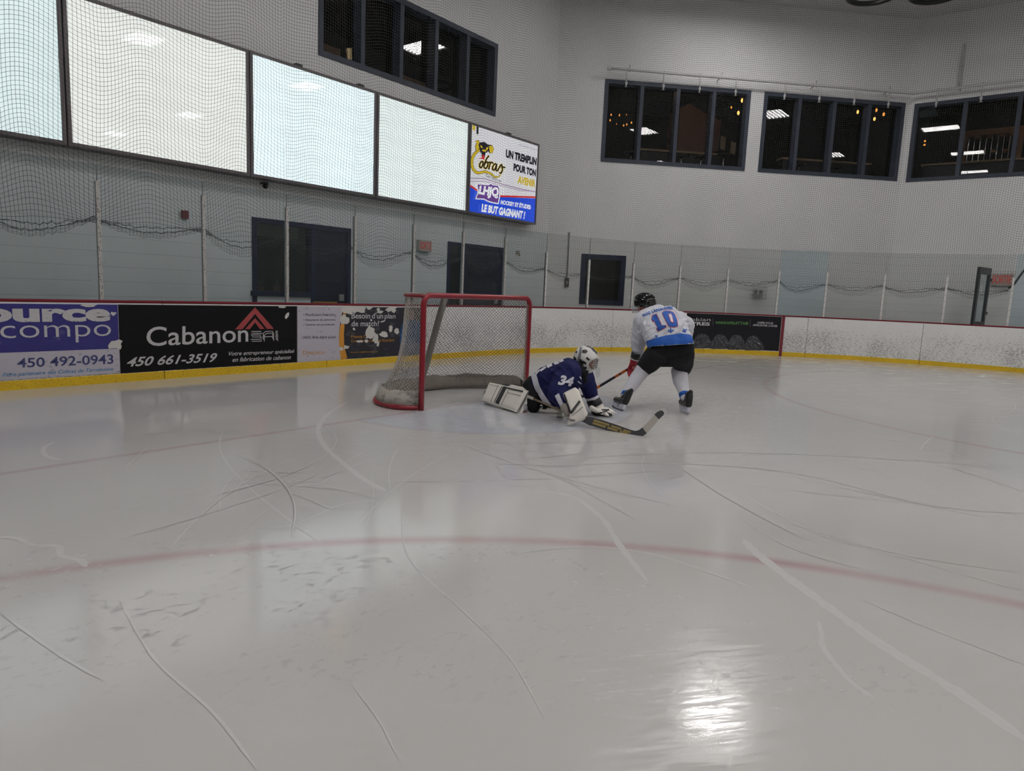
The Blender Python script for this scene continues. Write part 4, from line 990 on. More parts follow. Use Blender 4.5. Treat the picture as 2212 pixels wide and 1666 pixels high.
# 2 black shed-maker banner
a2 = banner('shed_banner', urange(-2.526, 0.016, 3), 0.112, 0.968, B_BLK, 'black shed maker banner with white name and red roof emblem')
qtext('Cabanon', b8, (1058, 364), (1796, 330), (1795, 205), (1060, 222), bold=0.008).lay('shed_name', B_LET, on_boards, 0.006, a2)
d = Decal()
for (x0, x1, st) in ((1815, 1895, 'S'), (1900, 1985, 'A')):
    P = {'S': [(1893, 262), (1825, 262), (1820, 288), (1888, 288), (1888, 318), (1818, 320)], 'A': [(1908, 320), (1908, 276), (1925, 262), (1976, 260), (1976, 316)]}[st]
    for off in (-7, 7): d.ribbon([b8(*q) for q in band2d([(x+off*0.5, y+off) for x, y in P], 5)])
    if st == 'A': d.ribbon([b8(*q) for q in band2d([(1912, 294), (1972, 292)], 5)])
d.lay('outlined_letters', B_LET, on_boards, 0.006, a2)
Decal().quadtext('.com', b8(2013, 326), b8(2010, 250), b8(1993, 250), b8(1996, 326), bold=0.02).lay('dot_com', B_LET, on_boards, 0.006, a2)
d = Decal().poly([b8(*q) for q in [(1700, 240), (1845, 80), (1982, 236), (1932, 237), (1845, 128), (1752, 240)]]).poly([b8(*q) for q in [(1772, 239), (1845, 158), (1915, 237), (1880, 238), (1845, 190), (1806, 239)]])
d.lay('roof_emblem', B_RED, on_boards, 0.006, a2)
qtext('450 661-3519', b8, (913, 512), (1562, 476), (1574, 410), (925, 442), bold=0.02, shear=0.22).lay('phone_number', B_LET, on_boards, 0.006, a2)
qtext('Votre entrepreneur spécialisé', b8, (1650, 440), (2126, 418), (2130, 384), (1655, 402), bold=0.012, shear=0.22).lay('tagline', B_LET, on_boards, 0.006, a2)
qtext('en fabrication de cabanon', b8, (1680, 476), (2103, 456), (2106, 426), (1684, 444), bold=0.012, shear=0.22).lay('tagline', B_LET, on_boards, 0.006, a2)
c = b8(2078, 138); Decal().poly(blob2d(c[0], c[1], 0.03, 0.055, -0.5, 4, 10, 0.2)).lay('peeled_patch', B_PEEL, on_boards, 0.0075, a2); Decal().poly(blob2d(b8(2040, 66)[0], 0.955, 0.06, 0.015, 0, 6)).lay('peeled_patch', B_PEEL, on_boards, 0.0075, a2)
# 3 financial adviser banner
a3 = banner('adviser_banner', urange(0.022, 2.62, 3), 0.112, 0.966, B_DK, 'peeling financial adviser banner, half white half dark grey, beside the goal')
cv = [b7(*q) for q in [(880, 165), (850, 330), (822, 480), (806, 640), (806, 800), (820, 930), (850, 1090)]]
cv = [(q[0], min(0.966, max(0.112, q[1]))) for q in cv]; cv[0] = (cv[0][0], 0.966); cv[-1] = (cv[-1][0], 0.112)
Decal().poly([(0.022, 0.112), (0.022, 0.966)]+cv).lay('white_field', B_WHT, on_boards, 0.006, a3)
cm = [(u+0.005, v) for u, v in cv]; Decal().ribbon(band2d([((a[0]+0.045), a[1]) for a in cm], [0.05, 0.06, 0.08, 0.09, 0.10, 0.11, 0.13])).lay('orange_band', B_OR, on_boards, 0.007, a3)
for body, x0, x1, y0, y1 in (('• Planification financière', 195, 740, 293, 340), ('• Assurance de personne', 195, 742, 385, 432), ('• Gestion de portefeuille', 195, 732, 468, 512), ('(450) 804-4804 #244', 185, 746, 680, 740)):
    qtext(body, b7, (x0, y1), (x1, y1-4), (x1, y0-2), (x0, y0), bold=0.012).lay('service_line', B_GRY, on_boards, 0.008, a3)
qtext('Diversico', b7, (187, 1000), (555, 988), (555, 922), (187, 930), bold=0.0).lay('company_name', B_OR, on_boards, 0.008, a3)
qtext("Besoin", b7, (1015, 382), (1335, 382), (1335, 286), (1018, 284), bold=0.012).lay('lettering', B_LET, on_boards, 0.008, a3)
qtext("d'un", b7, (1362, 382), (1556, 382), (1556, 286), (1364, 286), bold=0.012).lay('lettering', B_LET, on_boards, 0.008, a3)
qtext("plan", b7, (1580, 408), (1766, 408), (1768, 296), (1582, 296), bold=0.012).lay('lettering', B_LET, on_boards, 0.008, a3)
qtext('de match?', b7, (1015, 516), (1490, 512), (1490, 418), (1018, 418), bold=0.012).lay('lettering', B_LET, on_boards, 0.008, a3)
qtext('Francis Ca', b7, (1010, 714), (1300, 712), (1300, 662), (1010, 664), bold=0.01).lay('contact_line', B_OR, on_boards, 0.008, a3)
qtext('Conseiller en sécurité financière', b7, (1010, 786), (1745, 772), (1745, 722), (1010, 738), bold=0.0).lay('contact_line', B_OR, on_boards, 0.008, a3)
qtext('francis.ca@diversico.ca', b7, (1005, 975), (1460, 962), (1460, 930), (1005, 942)).lay('contact_line', B_OR, on_boards, 0.008, a3)
for i, (x, y, rx, ry, r) in enumerate([(960, 235, 70, 60, 0), (1130, 205, 100, 70, 0.2), (1060, 230, 60, 40, 0), (1315, 200, 35, 28, 0), (1470, 225, 22, 22, 0), (1500, 270, 42, 22, 0), (1690, 205, 75, 38, -0.4), (1735, 250, 30, 28, 0), (905, 410, 70, 62, 0.3), (885, 365, 28, 45, 0), (1330, 600, 62, 82, -0.3), (1350, 655, 70, 50, -0.4), (1430, 720, 40, 60, 0.3), (1465, 810, 16, 40, 0.2), (1560, 655, 52, 40, 0), (1595, 680, 30, 18, 0), (1680, 560, 26, 46, 0), (1785, 600, 36, 42, 0.2), (1265, 765, 22, 26, 0), (1155, 770, 50, 16, 0), (925, 870, 35, 25, 0), (840, 895, 24, 25, 0), (1350, 410, 14, 18, 0), (1055, 560, 16, 18, 0), (1540, 430, 40, 10, -0.2)]):
    c = b7(x, y); Decal().poly([(q[0], min(0.966, q[1])) for q in blob2d(c[0], c[1], rx*0.00168, ry*0.00118, -r, i+20, 13, 0.28)]).lay('peeled_patch', B_PEEL, on_boards, 0.0095+0.0002*i, a3)
d = Decal().poly([b7(*q) for q in [(1845, 640), (1860, 545), (1888, 450), (1985, 400), (2090, 400), (2190, 450), (2230, 640), (2200, 1000), (1860, 1000), (1842, 760)]]); d.lay('printed_suit', B_SUIT, on_boards, 0.008, a3)
Decal().poly([b7(*q) for q in [(1852, 800), (2180, 800), (2160, 1018), (1858, 1022)]]).lay('printed_trousers', mat('printed trousers', sr(84, 92, 116), 0.5), on_boards, 0.0088, a3)
c = b7(2030, 330); Decal().poly(blob2d(c[0], c[1], 0.085, 0.10, 0, 3, 16, 0.04)).lay('printed_face', mat('printed face', sr(120, 96, 92), 0.5), on_boards, 0.008, a3)
# 4 winter tyre banner on the curve
def bcv(x, y):
    d = CF+CR*((x-1106.0)/FPX)-CU*((y-833.0)/FPX); ox, oy = CPOS.x-RX, CPOS.y-RY
    A = d.x**2+d.y**2; B = 2*(d.x*ox+d.y*oy); C_ = ox*ox+oy*oy-RC**2; t = (-B+math.sqrt(B*B-4*A*C_))/2/A; P = CPOS+d*t
    return (u_of_angle(math.degrees(math.atan2(P.y-RY, P.x-RX))), P.z)
def b9(x, y): return bcv(1460+x/9.217, 670+y/9.217)
u0 = u_of_angle(50.9); u1 = u_of_angle(34.6)
a4 = banner('tyre_banner', urange(u0, u1), 0.125, 0.978, worn('charcoal print', sr(34, 34, 38), sr(70, 70, 74), 0.5, 0.62, 0.72), 'charcoal winter tyre banner with four tyres on the curved boards')
qtext('nokian', b9, (195, 218), (684, 222), (690, 158), (215, 150), bold=-0.005).lay('brand_line', B_LGT, on_boards, 0.006, a4)
qtext('TYRES', b9, (190, 298), (672, 312), (676, 246), (205, 228), bold=0.03).lay('brand_line', B_LGT, on_boards, 0.006, a4)
qtext('HAKKAPELIITTA®', b9, (790, 272), (1440, 296), (1445, 236), (796, 218), bold=0.02).lay('product_line', B_GRN, on_boards, 0.006, a4)
qtext('CRÉÉS POUR', b9, (1620, 268), (1938, 282), (1942, 236), (1626, 222), bold=0.015).lay('slogan_line', B_LGT, on_boards, 0.006, a4)
qtext("AFFRONTER L'HIVER", b9, (1528, 316), (2020, 340), (2024, 298), (1532, 278), bold=0.015).lay('slogan_line', B_LGT, on_boards, 0.006, a4)
Decal().ribbon([b9(*q) for q in band2d([(742, 160), (738, 300)], 8)]).ribbon([b9(*q) for q in band2d([(1482, 190), (1475, 340)], 8)]).lay('divider', B_GRY, on_boards, 0.006, a4)
T_TREAD = worn('printed tread', sr(58, 58, 62), sr(98, 98, 100), 0.9, 0.5, 0.56, (30, 22)); T_SIDE = mat('printed sidewall', sr(50, 50, 54), 0.5); T_RIM = mat('printed rim', sr(150, 150, 154), 0.5); T_HOLE = mat('printed wheel gap', sr(20, 20, 22), 0.5)
for k, (x0, x1, top, hub, hr) in enumerate([(335, 710, 468, 610, 90), (700, 1060, 480, 955, 85), (1030, 1380, 488, 1268, 80), (1370, 1705, 508, 1620, 95)]):
    yb = 760+k*14; zb = 0.13
    arcp = lambda cx, cy, rx, ry: [(cx+rx*math.cos(a), cy-ry*math.sin(a)) for a in [PI*i/18 for i in range(19)]]
    cx, rx = (x0+x1)/2, (x1-x0)/2
    d = Decal().poly([b9(*q) for q in arcp(cx, yb-40, rx, yb-40-top)]+[b9(x0, yb), b9(x1, yb)]); d.lay('printed_tread', T_TREAD, on_boards, 0.006+0.002*k*0.5, a4)
    d = Decal().poly([b9(*q) for q in arcp(hub, yb-20, hr+38, 0.62*(yb-top))]+[b9(hub-hr-38, yb), b9(hub+hr+38, yb)]); d.lay('printed_sidewall', T_SIDE, on_boards, 0.0066+0.001*k, a4)
    d = Decal().poly([b9(*q) for q in arcp(hub, yb-10, hr, 0.50*(yb-top))]+[b9(hub-hr, yb), b9(hub+hr, yb)]); d.lay('printed_rim', T_RIM if k != 2 else T_TREAD, on_boards, 0.0072+0.001*k, a4)
    d = Decal()
    for j in range(5):
        a = PI*(j+0.5)/5; d.poly([b9(hub+0.25*hr*math.cos(a-0.3), yb-14-0.1*(yb-top)*math.sin(a)), b9(hub+0.88*hr*math.cos(a-0.22), yb-14-0.44*(yb-top)*math.sin(a-0.22)), b9(hub+0.88*hr*math.cos(a+0.22), yb-14-0.44*(yb-top)*math.sin(a+0.22))])
    d.lay('printed_spoke_gap', T_HOLE, on_boards, 0.0078+0.001*k, a4)
# ------------------------------------------------------------------ the goal
M_POST, nt, p = new_mat('scuffed red goal paint')
_P = coords(nt, 'Position'); _z = split(nt, _P)[2]
_n = noise(nt, _P, 30.0, 5, 0.7)
_c = mixc(nt, noise(nt, _P, 4.0, 3), sr(128, 20, 34), sr(146, 26, 40)); _c = mixc(nt, _n.step(0.60, 0.72)*_z.step(0.5, 0.0)*0.7, _c, (0.05, 0.03, 0.03))
nt.links.new(_c, p.inputs['Base Color']); p.inputs['Roughness'].default_value = 0.32
M_CANVAS, nt, p = new_mat('grubby white canvas')
_P = coords(nt, 'Position'); _n = noise(nt, vscale(nt, _P, (5, 5, 9)), 1.6, 6, 0.7); _n2 = noise(nt, _P, 3.0, 3)
_c = mixc(nt, _n.step(0.46, 0.72)*0.75, (0.46, 0.43, 0.39), (0.10, 0.085, 0.07)); _c = mixc(nt, _n2.step(0.58, 0.72)*0.5, _c, (0.42, 0.30, 0.17))
nt.links.new(_c, p.inputs['Base Color']); p.inputs['Roughness'].default_value = 0.85
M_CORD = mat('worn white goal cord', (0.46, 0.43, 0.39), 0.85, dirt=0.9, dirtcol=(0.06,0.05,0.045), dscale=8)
M_CORDK = mat('grimy backlit goal cord', (0.10, 0.093, 0.085), 0.9, dirt=0.4, dscale=8)  # dark tone holds grime and the backlit look of the inside cords
M_PAD = mat('dark grubby foam sleeve', (0.22, 0.205, 0.185), 0.9, dirt=0.4, dscale=12, bmp=0.4)
goal = empty('hockey_goal', (0, 0, 0), 'red framed hockey goal with worn white netting', 'goal')
zt, hw, rc = 1.255, 0.945, 0.10
pts = [(-hw, 0, 0.0), (-hw, 0, 0.4), (-hw, 0, 0.8), (-hw, 0, zt-rc)]
pts += [(-hw+rc-rc*math.cos(a), 0, zt-rc+rc*math.sin(a)) for a in [PI/2*i/8 for i in range(1, 9)]]
pts += [(0, 0, zt)]+[(hw-rc+rc*math.sin(a), 0, zt-rc+rc*math.cos(a)) for a in [PI/2*i/8 for i in range(0, 9)]]+[(hw, 0, 0.8), (hw, 0, 0.4), (hw, 0, 0.0)]
MB().tube(pts, 0.031, 14).build('goal_frame', M_POST, goal, True)
def sym(P): return P+[(-x, y) for x, y in P[::-1][1:]]
TC = [Vector((q.x, q.y)) for q in smooth_line([(x, y) for x, y in sym([(-0.93, 0.03), (-0.90, 0.30), (-0.72, 0.50), (-0.35, 0.58), (0.0, 0.60)])], 8)]
BC = [Vector((q.x, q.y)) for q in smooth_line([(x, y) for x, y in sym([(-0.97, 0.02), (-1.13, 0.22), (-1.08, 0.58), (-0.80, 0.88), (-0.40, 1.02), (0.0, 1.06)])], 8)]
def along(Cv, t):
    L = [0]
    for a, b in zip(Cv, Cv[1:]): L.append(L[-1]+(b-a).length)
    d = t*L[-1]
    for i in range(len(Cv)-1):
        if d <= L[i+1] or i == len(Cv)-2:
            k = (d-L[i])/(L[i+1]-L[i]); return Cv[i]*(1-k)+Cv[i+1]*k
MB().tube([(q.x, q.y, 0.028) for q in BC], 0.026, 10).build('base_rail', M_POST, goal, True)
MB().tube([(q.x, q.y, zt-0.01) for q in TC], 0.020, 8).build('top_rail', M_POST, goal, True)
MB().tube([(0, 0.60, zt-0.03), (0, 0.70, 0.95), (0, 0.88, 0.40), (0, 1.02, 0.05)], 0.042, 10).build('back_strut', M_PAD, goal, True)
def surf(t, v):
    """netting: t around from the left post to the right one, v = 0 bottom, 1 top"""
    a, b = along(BC, t), along(TC, t); k = v+0.14*math.sin(PI*v)*-1.0*0.8
    k = 1-(1-v)**(3.2-1.9*math.exp(-((t-0.5)/0.16)**2))
    bulge = 0.05*math.sin(PI*t)*math.sin(PI*v)
    q = a*(1-k)+b*k; q = q*(1+bulge*0.6); return Vector((q.x, q.y, 0.05+(zt-0.06)*v))
def diamond(f, nt_, nv, r, t0=0.0, t1=1.0, jit=0.004, seed=2):
    """diamond mesh: zigzag cords knotted to their neighbours"""
    b = MB(); rg = random.Random(seed); P = {}
    for i in range(nt_*2+1):
        for j in range(nv+1):
            P[i, j] = f(t0+(t1-t0)*i/(nt_*2), j/nv)+Vector((rg.uniform(-jit, jit), rg.uniform(-jit, jit), rg.uniform(-jit, jit)))
    for i in range(-nv, nt_*2+nv+1):
        if i % 2: continue
        for sgn in (1, -1):
            line = [P[i+sgn*j, j] for j in range(nv+1) if 0 <= i+sgn*j <= nt_*2]
            if len(line) > 1: b.tube(line, r, 4, caps=False)
    return b
def side_front(v): return 0.0
# sides and back, hung between the rails; the back cord is coloured darker for grime and backlight
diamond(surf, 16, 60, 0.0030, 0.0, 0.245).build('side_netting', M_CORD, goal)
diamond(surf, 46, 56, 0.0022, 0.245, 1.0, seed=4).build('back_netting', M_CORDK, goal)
def top(t, v):
    a = along(TC, t); q = Vector((-hw+0.02+(2*hw-0.04)*t, 0.0)); z = a*(1-v)+q*v; return Vector((z.x, z.y, zt+0.005-0.02*math.sin(PI*v)))
diamond(top, 26, 8, 0.0026, seed=6).build('roof_netting', M_CORD, goal)
lc = MB(); rg = random.Random(8)
for side in (-1, 1):
    for k in range(60):
        z = 0.06+1.12*k/60; lc.tube([(side*hw, 0.005, z), (side*(hw-0.034), -0.012, z+0.004), (side*(hw-0.03), 0.035, z+0.012), (side*hw, 0.034, z+0.016)], 0.0035, 4)
for k in range(70):
    t = k/70; q = along(TC, t); lc.tube([(q.x, q.y+0.02, zt+0.012), (q.x+0.01, q.y-0.02, zt+0.016), (q.x+0.015, q.y-0.02, zt-0.03)], 0.004, 4)
lc.build('lacing', M_CORD, goal)
def skirt(v_of, name, m, t0, t1, n=60, th=0.012):
    b = MB(); rows = v_of
    for i in range(n+1):
        t = t0+(t1-t0)*i/n; q = along(BC, t); c = Vector((0, 0.25)); d = (q-c).normalized()
        for off, z in rows:
            wz = 0.010*math.sin(37*t)+0.006*math.sin(91*t); p_ = q-d*(off+wz*0.5); b.v.append((p_.x, p_.y, max(0.012, z+wz*(1 if z > 0.1 else 0))))
    k = len(rows)
    for i in range(n):
        for j in range(k): b.f.append((i*k+j, i*k+(j+1) % k, (i+1)*k+(j+1) % k, (i+1)*k+j)); b.mi.append(0)
    b.f.append(tuple(range(k))); b.f.append(tuple(n*k+j for j in range(k-1, -1, -1))); b.mi += [0, 0]
    return b.build(name, m, goal, True)
skirt([(-0.005, 0.05), (0.015, 0.12), (0.06, 0.20), (0.072, 0.20), (0.035, 0.11), (0.02, 0.05)], 'canvas_skirt', M_CANVAS, 0.0, 1.0)
skirt([(0.045, 0.012), (0.070, 0.19), (0.092, 0.19), (0.088, 0.11), (0.100, 0.10), (0.095, 0.05), (0.075, 0.012)], 'base_padding', mat('brown grey padding', (0.22, 0.195, 0.17), 0.9, dirt=0.7, dscale=14), 0.03, 0.97)
# ------------------------------------------------------------------ figures
def blob(shapes, voxel=0.012, smooth=6, disp=0.0, dscale=0.12):
    """one continuous surface grown over a set of tapering limbs"""
    me = bpy.data.meshes.new('b'); me.from_pydata(shapes.v, [], shapes.f); o = bpy.data.objects.new('b', me); COL.objects.link(o)
    r = o.modifiers.new('r', 'REMESH'); r.mode = 'VOXEL'; r.voxel_size = voxel
    s = o.modifiers.new('s', 'SMOOTH'); s.factor = 0.5; s.iterations = smooth
    if disp:
        t = bpy.data.textures.new('folds', 'CLOUDS'); t.noise_scale = dscale; t.noise_depth = 2
        d = o.modifiers.new('d', 'DISPLACE'); d.texture = t; d.strength = disp; d.texture_coords = 'GLOBAL'; d.mid_level = 0.5
        s2 = o.modifiers.new('s2', 'SMOOTH'); s2.iterations = 2
    out = bpy.data.meshes.new_from_object(o.evaluated_get(bpy.context.evaluated_depsgraph_get()))
    bpy.data.objects.remove(o); return out
def cut(me, co, no):
    """trim a garment at its hem (keeps the side the normal points to)"""
    bm = bmesh.new(); bm.from_mesh(me)
    bmesh.ops.bisect_plane(bm, geom=bm.verts[:]+bm.edges[:]+bm.faces[:], plane_co=co, plane_no=no, clear_inner=True)
    bm.to_mesh(me); bm.free(); return me
def folded(shapes, folds, r, voxel, smooth, disp=0.0, dscale=0.1, far=9.0):
    """garment with raised folds along the given lines"""
    t = tree_of(blob(shapes, 0.016, smooth))
    for L in folds:
        P = []
        for q in smooth_line(L, 4):
            d = (at(q.x, q.y, 1.0)-CPOS).normalized(); h = t.ray_cast(CPOS, d, far)
            if h[0] is not None: P.append(h[0]+d*r*0.35)
        for i in range(len(P)-1):
            k = min(1.0, 0.45+0.55*math.sin(PI*(i+0.5)/(len(P)-1)))
            if (P[i+1]-P[i]).length < 0.12: shapes.capsule(P[i], r*k, P[i+1], r*k, 6)
    return blob(shapes, voxel, max(2, smooth//2), disp, dscale)
def solid(name, me, m, parent, thick=0.0):
    me.name = name; me.materials.clear()
    for k in (m if isinstance(m, list) else [m]): me.materials.append(k)
    me.polygons.foreach_set('use_smooth', [True]*len(me.polygons)); me.update()
    o = bpy.data.objects.new(name, me); COL.objects.link(o); parent_to(o, parent)
    if thick:
        s = o.modifiers.new('t', 'SOLIDIFY'); s.thickness = thick; s.offset = 0
    return o
def chain(mb, P):
    for (a, ra), (b, rb) in zip(P, P[1:]): mb.capsule(a, ra, b, rb)
    return mb
def tree_of(me): 
    bm = bmesh.new(); bm.from_mesh(me); t = BVHTree.FromBMesh(bm); bm.free(); return t
def print_on(dec, tree, name, m, parent, off=0.004, maxlen=4.0, far=None):
    """print a flat design (given in photo pixels) onto a curved garment"""
    dec.fine(maxlen); vs = []; miss = []
    for i, (x, y) in enumerate(dec.v):
        d = (at(x, y, 1.0)-CPOS).normalized(); h = tree.ray_cast(CPOS, d, 30)
        if h[0] is None or (far and h[3] > far): vs.append(None); continue
        n = h[1] if h[1].dot(d) < 0 else -h[1]; vs.append(h[0]-d*off*0.6+n*off)
    fs = [f for f in dec.f if all(vs[i] is not None for i in f)]
    b = MB(); b.add([v if v is not None else (0, 0, -5) for v in vs], fs)
    used = sorted({i for f in fs for i in f}); mp = {u: k for k, u in enumerate(used)}
    b = MB(); b.add([vs[u] for u in used], [tuple(mp[i] for i in f) for f in fs])
    return b.build(name, m, parent, True)
def cloth_mat(name, col, bands=(), rough=0.8, bmp=0.35, bscale=14.0):
    """bands: (normal, lo, hi, colour) where the woven stripe lies"""
    m, nt, p = new_mat(name); P = coords(nt, 'Position'); x, y, z = split(nt, P)
    c = mixc(nt, noise(nt, P, 6.0, 3), tuple(k*0.94 for k in col), col)
    for n, lo, hi, bc in bands:
        t = x*n[0]+y*n[1]+z*n[2]; c = mixc(nt, t.gt(lo)*t.lt(hi), c, bc)
    nt.links.new(c, p.inputs['Base Color']); p.inputs['Roughness'].default_value = rough; p.inputs['Specular IOR Level'].default_value = 0.25
    h = noise(nt, P, bscale, 3, 0.5, 0.6); bump(nt, p, h, bmp, 0.02); return m
C_WHITE = sr(222, 223, 232); C_BLUE = sr(22, 88, 178); C_NAVY = sr(24, 28, 78); C_BLACK = (0.010, 0.010, 0.012)
M_SKIN = mat('skin', sr(190, 130, 112), 0.55); M_SKINR = mat('flushed skin', sr(176, 104, 92), 0.55)
M_BLKC = cloth_mat('black hockey pants', (0.007, 0.007, 0.009), bmp=0.25); M_CHAR = cloth_mat('charcoal panel', (0.016, 0.016, 0.019), bmp=0.25)
M_SOCK = cloth_mat('white knit sock', sr(222, 222, 230), bmp=0.5, bscale=10)
M_SOCKB = mat('blue sock cuff', C_BLUE, 0.8); M_DECB = mat('royal blue print', C_BLUE, 0.7); M_DECR = mat('red print edge', sr(196, 40, 58), 0.7)
M_BOOT = mat('black skate leather', (0.014, 0.014, 0.015), 0.35, dirt=0.3, dirtcol=(0.12, 0.12, 0.12), dscale=40); M_HOLD = mat('white blade holder', sr(205, 208, 220), 0.4)
M_RUN = mat('steel runner', (0.6, 0.6, 0.62), 0.2, metal=1.0); M_LACE = mat('grey laces', (0.4, 0.38, 0.36), 0.8)
M_GLOSSK = mat('glossy black shell', (0.006, 0.006, 0.007), 0.12); M_REDG = mat('red glove leather', sr(160, 24, 44), 0.5); M_VIS = glass_mat('clear visor', (0.93, 0.95, 0.96), 0.06, (0.7, 0.7, 0.7), ior=1.45)
M_HAIR = mat('brown hair', sr(72, 44, 36), 0.6)
UP = Vector((0, 0, 1))
def hand(b, wrist, palm_dir, side_dir, s=1.0, curl=0.9):
    """palm, four unequal curled fingers and a thumb leaving the side of the palm"""
    p_, q_ = Vector(palm_dir).normalized(), Vector(side_dir).normalized(); n = p_.cross(q_).normalized()
    w = Vector(wrist)
    for k in (-1.5, -0.5, 0.5, 1.5): b.capsule(w+q_*k*0.012*s, 0.016*s, w+p_*0.085*s+q_*k*0.021*s, 0.013*s, 6)
    for k, L in ((-1.5, 0.80), (-0.5, 0.96), (0.5, 1.0), (1.5, 0.90)):
        a = w+p_*0.09*s+q_*k*0.022*s; d = p_.copy()
        for j, seg in enumerate((0.042, 0.028, 0.022)):
            d = (d*math.cos(curl*(0.55 if j == 0 else 0.8))+n*math.sin(curl*(0.55 if j == 0 else 0.8))).normalized(); e_ = a+d*seg*L*s
            b.capsule(a, (0.0115-0.001*j)*s, e_, (0.0105-0.001*j)*s, 6); a = e_
    a = w+p_*0.025*s+q_*0.034*s; d = (p_*0.6+q_*0.75+n*0.25).normalized()
    for seg in (0.042, 0.032): e_ = a+d*seg*s; b.capsule(a, 0.0135*s, e_, 0.0115*s, 6); a = e_; d = (d*0.75+n*0.6-q_*0.15).normalized()
    return b
def skate(parent, heel, fdir, up, L=0.30):
    """boot over a white holder and a steel runner; heel = rear end of the runner on the ice"""
    f = Vector(fdir).normalized(); u = (Vector(up)-f*Vector(up).dot(f)).normalized(); s = f.cross(u); h = Vector(heel)
    q = lambda a, b, c=0.0: h+f*a+u*b+s*c
    b = MB(); b.capsule(q(0.025, 0.118), 0.040, q(0.17, 0.110), 0.038); b.capsule(q(0.17, 0.110), 0.038, q(0.262, 0.108), 0.036); b.capsule(q(0.025, 0.118), 0.041, q(0.03, 0.225), 0.043); b.capsule(q(0.11, 0.135), 0.036, q(0.06, 0.235), 0.036)
    b.capsule(q(0.022, 0.22), 0.038, q(0.006, 0.268), 0.028)
    o = solid('skate', blob(b, 0.009, 4), M_BOOT, parent)
    fn = lambda a, b_, c: q(a, b_, c)
    b = MB(); b.prism([(0.0, 0.085), (0.0, 0.028), (0.05, 0.02), (0.09, 0.03), (0.075, 0.085)], fn, -0.016, 0.016); b.prism([(0.17, 0.075), (0.155, 0.03), (0.20, 0.02), (0.275, 0.03), (0.28, 0.075)], fn, -0.016, 0.016)
    b.prism([(0.04, 0.034), (0.04, 0.018), (0.22, 0.018), (0.22, 0.034)], fn, -0.012, 0.012); b.build('blade_holder', M_HOLD, o)
    MB().prism([(-0.012, 0.026), (-0.006, 0.006), (0.03, 0.001), (0.24, 0.001), (0.29, 0.008), (0.305, 0.028)], fn, -0.002, 0.002).build('runner', M_RUN, o)
    lb = MB()
    for k in range(5):
        a = 0.10+0.028*k; z = 0.178-0.010*k+0.004
        if k < 2: z += 0.03-0.015*k; a -= 0.012
        lb.tube([q(a, z-0.02, -0.036), q(a+0.012, z, 0), q(a, z-0.02, 0.036)], 0.005, 5)
    lb.build('laces', M_LACE, o); return o

# ---- the standing skater, seen from behind
hp = empty('person', on_ice(1420, 888), 'skater seen from behind in a white number 10 jersey, black pants and black helmet', 'person')
PEL, RH, LH = at(1448, 765, 8.18), at(1474, 765, 8.15), at(1422, 763, 8.20)
RK, LK = at(1475, 806, 8.42), at(1384, 803, 8.44)
RA, LA = at(1480, 858, 8.08), at(1350, 858, 8.20)
NECK, HEAD = at(1412, 676, 8.60), at(1393, 660, 8.66)
LS, RS = at(1388, 694, 8.50), at(1466, 692, 8.48)
LE, LWR = at(1380, 738, 8.62), at(1372, 772, 8.66); RE, RWR = at(1483, 719, 8.56), at(1440, 748, 8.74)
b = MB()
chain(b, [(PEL, 0.13), (at(1440, 735, 8.28), 0.125), (at(1430, 705, 8.42), 0.14), (NECK, 0.07), (HEAD, 0.075)]); b.ball(HEAD, (0.085, 0.085, 0.105), 8)
chain(b, [(RH, 0.09), (RK, 0.06), (RA, 0.035)]); chain(b, [(LH, 0.09), (LK, 0.06), (LA, 0.035)])
chain(b, [(NECK, 0.07), (LS, 0.07), (LE, 0.045), (LWR, 0.03)]); chain(b, [(NECK, 0.07), (RS, 0.07), (RE, 0.045), (RWR, 0.03)])
rfd = (on_ice(1464, 884)-on_ice(1486, 895)); lfd = CF*0.95-CR*0.30; lfd.z = 0
b.capsule(RA, 0.035, RA+rfd.normalized()*0.12-UP*0.03, 0.022); b.capsule(LA, 0.035, LA+lfd.normalized()*0.10-UP*0.03, 0.022)
stick_d = (at(1262, 855, 8.72)-at(1366, 792, 8.72)).normalized()
hand(b, LWR+Vector((0, 0, -0.02)), (at(1368, 792, 8.70)-LWR), stick_d*-1, 0.8); hand(b, RWR, at(1428, 756, 8.76)-RWR, stick_d*-1, 0.9)
# nose, brow and chin, turned to the left and away
fdir = (-CR*0.75+CF*0.55-UP*0.35).normalized()
b.capsule(HEAD+fdir*0.08, 0.018, HEAD+fdir*0.105-UP*0.02, 0.012); b.capsule(HEAD-UP*0.06+fdir*0.03, 0.05, HEAD-UP*0.085+fdir*0.06, 0.035)
b.ball(HEAD+CF.cross(fdir).normalized()*0.0+(-CF)*0.08-UP*0.01, (0.012, 0.02, 0.03), 6)
solid('body', blob(b, 0.009, 3), M_SKINR, hp)
# jersey
J = MB()
for (x0, y0, d0, r0, x1, y1, d1, r1) in ((1428, 745, 8.17, .155, 1402, 697, 8.46, .135), (1450, 745, 8.15, .165, 1430, 694, 8.44, .15), (1470, 742, 8.14, .150, 1456, 694, 8.44, .135), (1445, 720, 8.22, .18, 1430, 690, 8.44, .15)):
    J.capsule(at(x0, y0, d0), r0, at(x1, y1, d1), r1)
J.capsule(LS, 0.115, RS, 0.115); J.capsule(at(1412, 683, 8.52), 0.10, at(1445, 680, 8.50), 0.115); J.capsule(LS, 0.112, at(1384, 715, 8.55), 0.105); J.capsule(at(1392, 687, 8.52), 0.108, at(1422, 676, 8.55), 0.105)
chain(J, [(LS, 0.108), (LE, 0.100), (at(1377, 766, 8.66), 0.066)]); chain(J, [(RS, 0.112), (at(1483, 702, 8.50), 0.098), (RE, 0.085), (at(1452, 742, 8.72), 0.06)])
